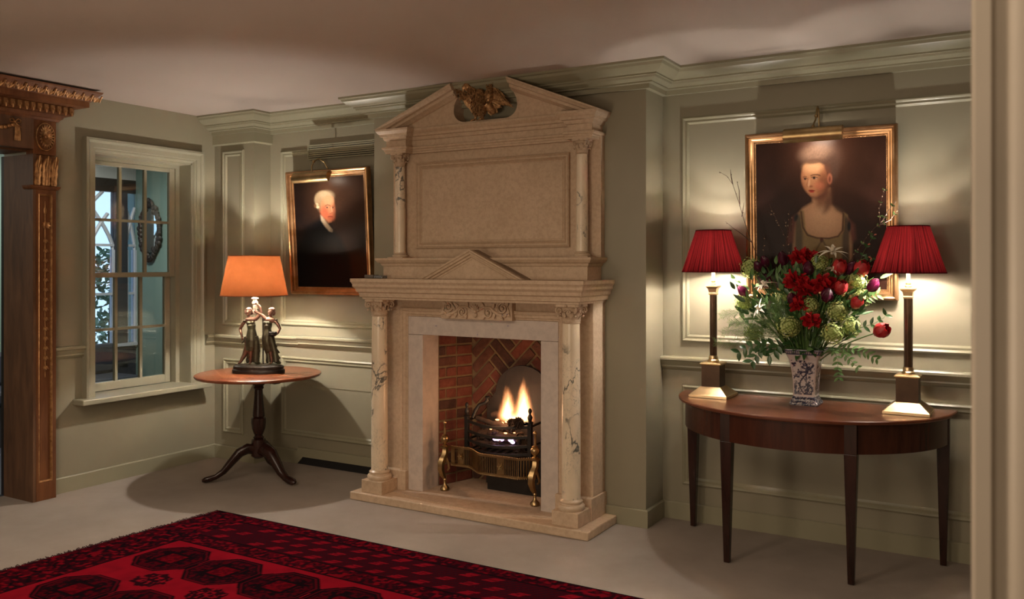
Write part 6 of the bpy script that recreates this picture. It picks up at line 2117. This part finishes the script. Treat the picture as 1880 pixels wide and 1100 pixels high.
branch('bare_branch', 'tall bare dark branch with forked tip rising left of the portrait of the lady', 'branch', 'bare branches',
       [[(1392, 475, 4.72), (1378, 440, 4.71), (1366, 405, 4.70), (1356, 370, 4.69), (1345, 338, 4.68), (1335, 324, 4.68), (1320, 315, 4.68)], [(1345, 338, 4.68), (1342, 322, 4.67), (1341, 311, 4.67)], [(1358, 376, 4.69), (1357, 350, 4.69), (1353, 333, 4.69)],
        [(1380, 445, 4.71), (1362, 430, 4.70), (1345, 418, 4.69), (1332, 407, 4.69)], [(1362, 398, 4.7), (1366, 372, 4.7)]], 'twig', 0.0032, ('twig', 0.004, 0.05))
branch('bare_branch', 'thin upright bare twig just inside the left edge of the portrait frame', 'branch', 'bare branches', [[(1403, 480, 4.66), (1402, 455, 4.65), (1404, 438, 4.65), (1402, 430, 4.65)]], 'twig', 0.0022, ('palebud', 0.0045, 0.03))
branch('bare_branch', 'budded twig crossing the dark part of the portrait left of the lady', 'branch', 'bare branches',
       [[(1452, 470, 4.64), (1444, 440, 4.63), (1430, 412, 4.62), (1418, 388, 4.62), (1412, 374, 4.62)], [(1430, 412, 4.62), (1422, 396, 4.61), (1411, 390, 4.61)], [(1444, 440, 4.63), (1448, 412, 4.62), (1449, 385, 4.62)], [(1447, 425, 4.62), (1440, 404, 4.62)], [(1452, 425, 4.62), (1454, 395, 4.62)], [(1450, 468, 4.63), (1438, 448, 4.63)]], 'twig', 0.0026, ('palebud', 0.0050, 0.03))
branch('budding_branch', 'pale budding branch rising in front of the right edge of the portrait', 'branch', None,
       [[(1566, 470, 4.70), (1588, 440, 4.70), (1606, 418, 4.70), (1616, 412, 4.70), (1614, 385, 4.70), (1620, 360, 4.70), (1628, 340, 4.70)], [(1616, 412, 4.70), (1630, 388, 4.70), (1646, 368, 4.70)], [(1610, 416, 4.7), (1634, 404, 4.69), (1650, 384, 4.69)]], 'twig', 0.0028, ('palebud', 0.0046, 0.02), ('leaf', 0.016, 0.009, 0.05))
branch('coral_bud_spray', 'leafy spray with coral buds against the left edge of the right lampshade', 'branch', None, [[(1575, 490, 4.64), (1586, 462, 4.63), (1596, 445, 4.63), (1606, 430, 4.63)], [(1580, 478, 4.63), (1598, 470, 4.62), (1604, 480, 4.62)]], 'stem', 0.0022, ('bud', 0.0075, 0.045), ('leaf_dark', 0.024, 0.013, 0.028))
branch('leafy_spray', 'dark leafy spray drooping over the left rim of the vase', 'foliage', 'leafy sprays', [[(1425, 632, 4.56), (1400, 632, 4.56), (1375, 637, 4.56), (1352, 650, 4.56)], [(1405, 632, 4.56), (1392, 648, 4.55), (1378, 668, 4.55)], [(1430, 632, 4.56), (1420, 648, 4.55), (1406, 658, 4.55)]], 'stem', 0.0025, None, ('leaf_dark', 0.052, 0.026, 0.026))
branch('leafy_spray', 'long leafy spray stretching right over the table behind the vase rim', 'foliage', 'leafy sprays', [[(1535, 640, 4.58), (1560, 640, 4.58), (1590, 648, 4.58), (1613, 662, 4.58)]], 'stem', 0.0022, None, ('leaf', 0.036, 0.014, 0.020))
branch('leafy_spray', 'leafy spray hanging straight down right of the vase', 'foliage', 'leafy sprays', [[(1530, 640, 4.56), (1538, 660, 4.55), (1538, 680, 4.55), (1541, 698, 4.55)], [(1545, 645, 4.56), (1562, 662, 4.55), (1578, 678, 4.55)]], 'stem', 0.0022, None, ('leaf', 0.030, 0.015, 0.020))
branch('leafy_spray', 'leafy stem curving up to the open red tulip at the far right', 'foliage', 'leafy sprays', [[(1555, 622, 4.60), (1580, 602, 4.59), (1605, 594, 4.59), (1622, 584, 4.59), (1630, 574, 4.59)]], 'stem', 0.0035, None, ('leaf_dark', 0.036, 0.018, 0.030))
branch('leafy_spray', 'spray of notched leaves below the bright plum tulip at the right edge', 'foliage', 'leafy sprays', [[(1568, 560, 4.68), (1585, 548, 4.68), (1600, 545, 4.68), (1614, 540, 4.68)]], 'stem', 0.0024, None, ('leaf', 0.040, 0.017, 0.016))


def fern(label, strokes):
    t = thing('asparagus_fern', label, 'foliage', MOUTH, 'feathery ferns')
    m = MB(); lm = MB()
    for si, st in enumerate(strokes):
        P = [at(u, v, Y=Y) for u, v, Y in st]
        if si == 0: P = stem_pts(P[0], 0.2, 4) + P[1:]
        m.tube(P, [0.0020 * (1 - 0.7 * i / (len(P) - 1)) for i in range(len(P))], 5)
        for i in range(4 if si == 0 else 0, len(P) - 1):
            d = P[i + 1] - P[i]; dn_ = d.normalized()
            k = max(2, int(d.length / 0.0052))
            for j in range(k):
                c = P[i] + d * (j / k)
                for sg in (-1, 1):
                    sd = (dn_.cross(Vector((0, -1, 0))).normalized() * sg + dn_ * 0.9 + Vector((0, random.uniform(-0.6, 0.6), 0))).normalized()
                    L = random.uniform(0.018, 0.040)
                    m.tube([c, c + sd * L], [0.0008, 0.0005], 3, cap=False)
                    for e in range(6):
                        cc = c + sd * (L * (e + 0.6) / 6)
                        q_ = (Vector((random.gauss(0, 1), random.gauss(0, 1), random.gauss(0, 1)))).normalized()
                        lm.leaf(cc, q_, q_.orthogonal().normalized(), dn_, 0.0105, 0.0034, 0.2, 1)
    put('stem', m, 'stem', t, smooth=60)
    put('needles', lm, 'fern', t, kind='stuff', fix=False)


fern('uppermost feathery fern frond reaching left across the left lamp column', [[(1420, 600, 4.62), (1390, 582, 4.61), (1355, 574, 4.60), (1322, 580, 4.60)], [(1390, 582, 4.61), (1365, 590, 4.60), (1340, 592, 4.60)]])
fern('middle feathery fern frond at the left of the bouquet', [[(1425, 610, 4.60), (1395, 600, 4.58), (1360, 602, 4.57), (1325, 612, 4.57)], [(1385, 600, 4.58), (1360, 592, 4.57), (1338, 596, 4.57)]])
fern('lowest feathery fern frond at the left near the vase rim', [[(1430, 620, 4.58), (1405, 616, 4.56), (1375, 620, 4.55), (1345, 632, 4.55), (1312, 628, 4.56)], [(1395, 616, 4.56), (1370, 610, 4.55), (1350, 615, 4.55)]])
fern('dense feathery fern in front of the left viburnum heads', [[(1435, 600, 4.54), (1420, 575, 4.53), (1405, 555, 4.53)], [(1432, 605, 4.54), (1405, 590, 4.53), (1385, 572, 4.53)], [(1432, 615, 4.54), (1400, 605, 4.52), (1378, 592, 4.52)], [(1440, 595, 4.54), (1432, 565, 4.53), (1425, 545, 4.53)]])

# filling leaves and stalks between the flowers
m = MB(); m2 = MB()
for i in range(620):
    u = random.gauss(1475, 62); v = random.gauss(572, 42)
    if v < 482 or v > 648 or abs(u - 1472) > 42 + (655 - v) * 0.75 + (16 if v > 560 else 0): continue
    c = at(u, v, Y=random.uniform(4.58, 4.78))
    d = ((c - MOUTH).normalized() + Vector((random.gauss(0, 0.45), random.gauss(0, 0.35), random.gauss(0, 0.35)))).normalized()
    nr = Vector((random.gauss(0, 0.4), -1, 0.5)); nr = (nr - d * nr.dot(d)).normalized()
    (m if random.random() < 0.5 else m2).leaf(c, d, d.cross(nr).normalized(), nr, random.uniform(0.035, 0.075), random.uniform(0.014, 0.026), random.uniform(-0.3, 0.2), 4, 0.3)
for i in range(26):
    a = random.uniform(-2.9, -0.2); c = MOUTH + Vector((0.07 * math.cos(a), 0.07 * math.sin(a), 0.0 + random.uniform(0, 0.03)))
    d = Vector((math.cos(a), math.sin(a), random.uniform(-0.7, 0.4))).normalized(); nr = Vector((0, -0.3, 1)); nr = (nr - d * nr.dot(d)).normalized()
    m2.leaf(c, d, d.cross(nr).normalized(), nr, random.uniform(0.04, 0.065), random.uniform(0.020, 0.03), -0.3, 4, 0.3)
fo = put('bouquet_leaves', m, 'leaf', None, smooth=60, fix=False, kind='stuff', label='mixed green leaves filling the bouquet between the flowers', cat='foliage')
put('dark_leaves', m2, 'leaf_dark', fo, smooth=60, fix=False)
m = MB()
for i in range(34):
    tip = at(random.gauss(1480, 42), random.uniform(520, 600), Y=random.uniform(4.55, 4.75))
    m.tube(stem_pts(tip, 0.2), 0.0034, 5)
put('green_stalks', m, 'stem', fo, smooth=60)
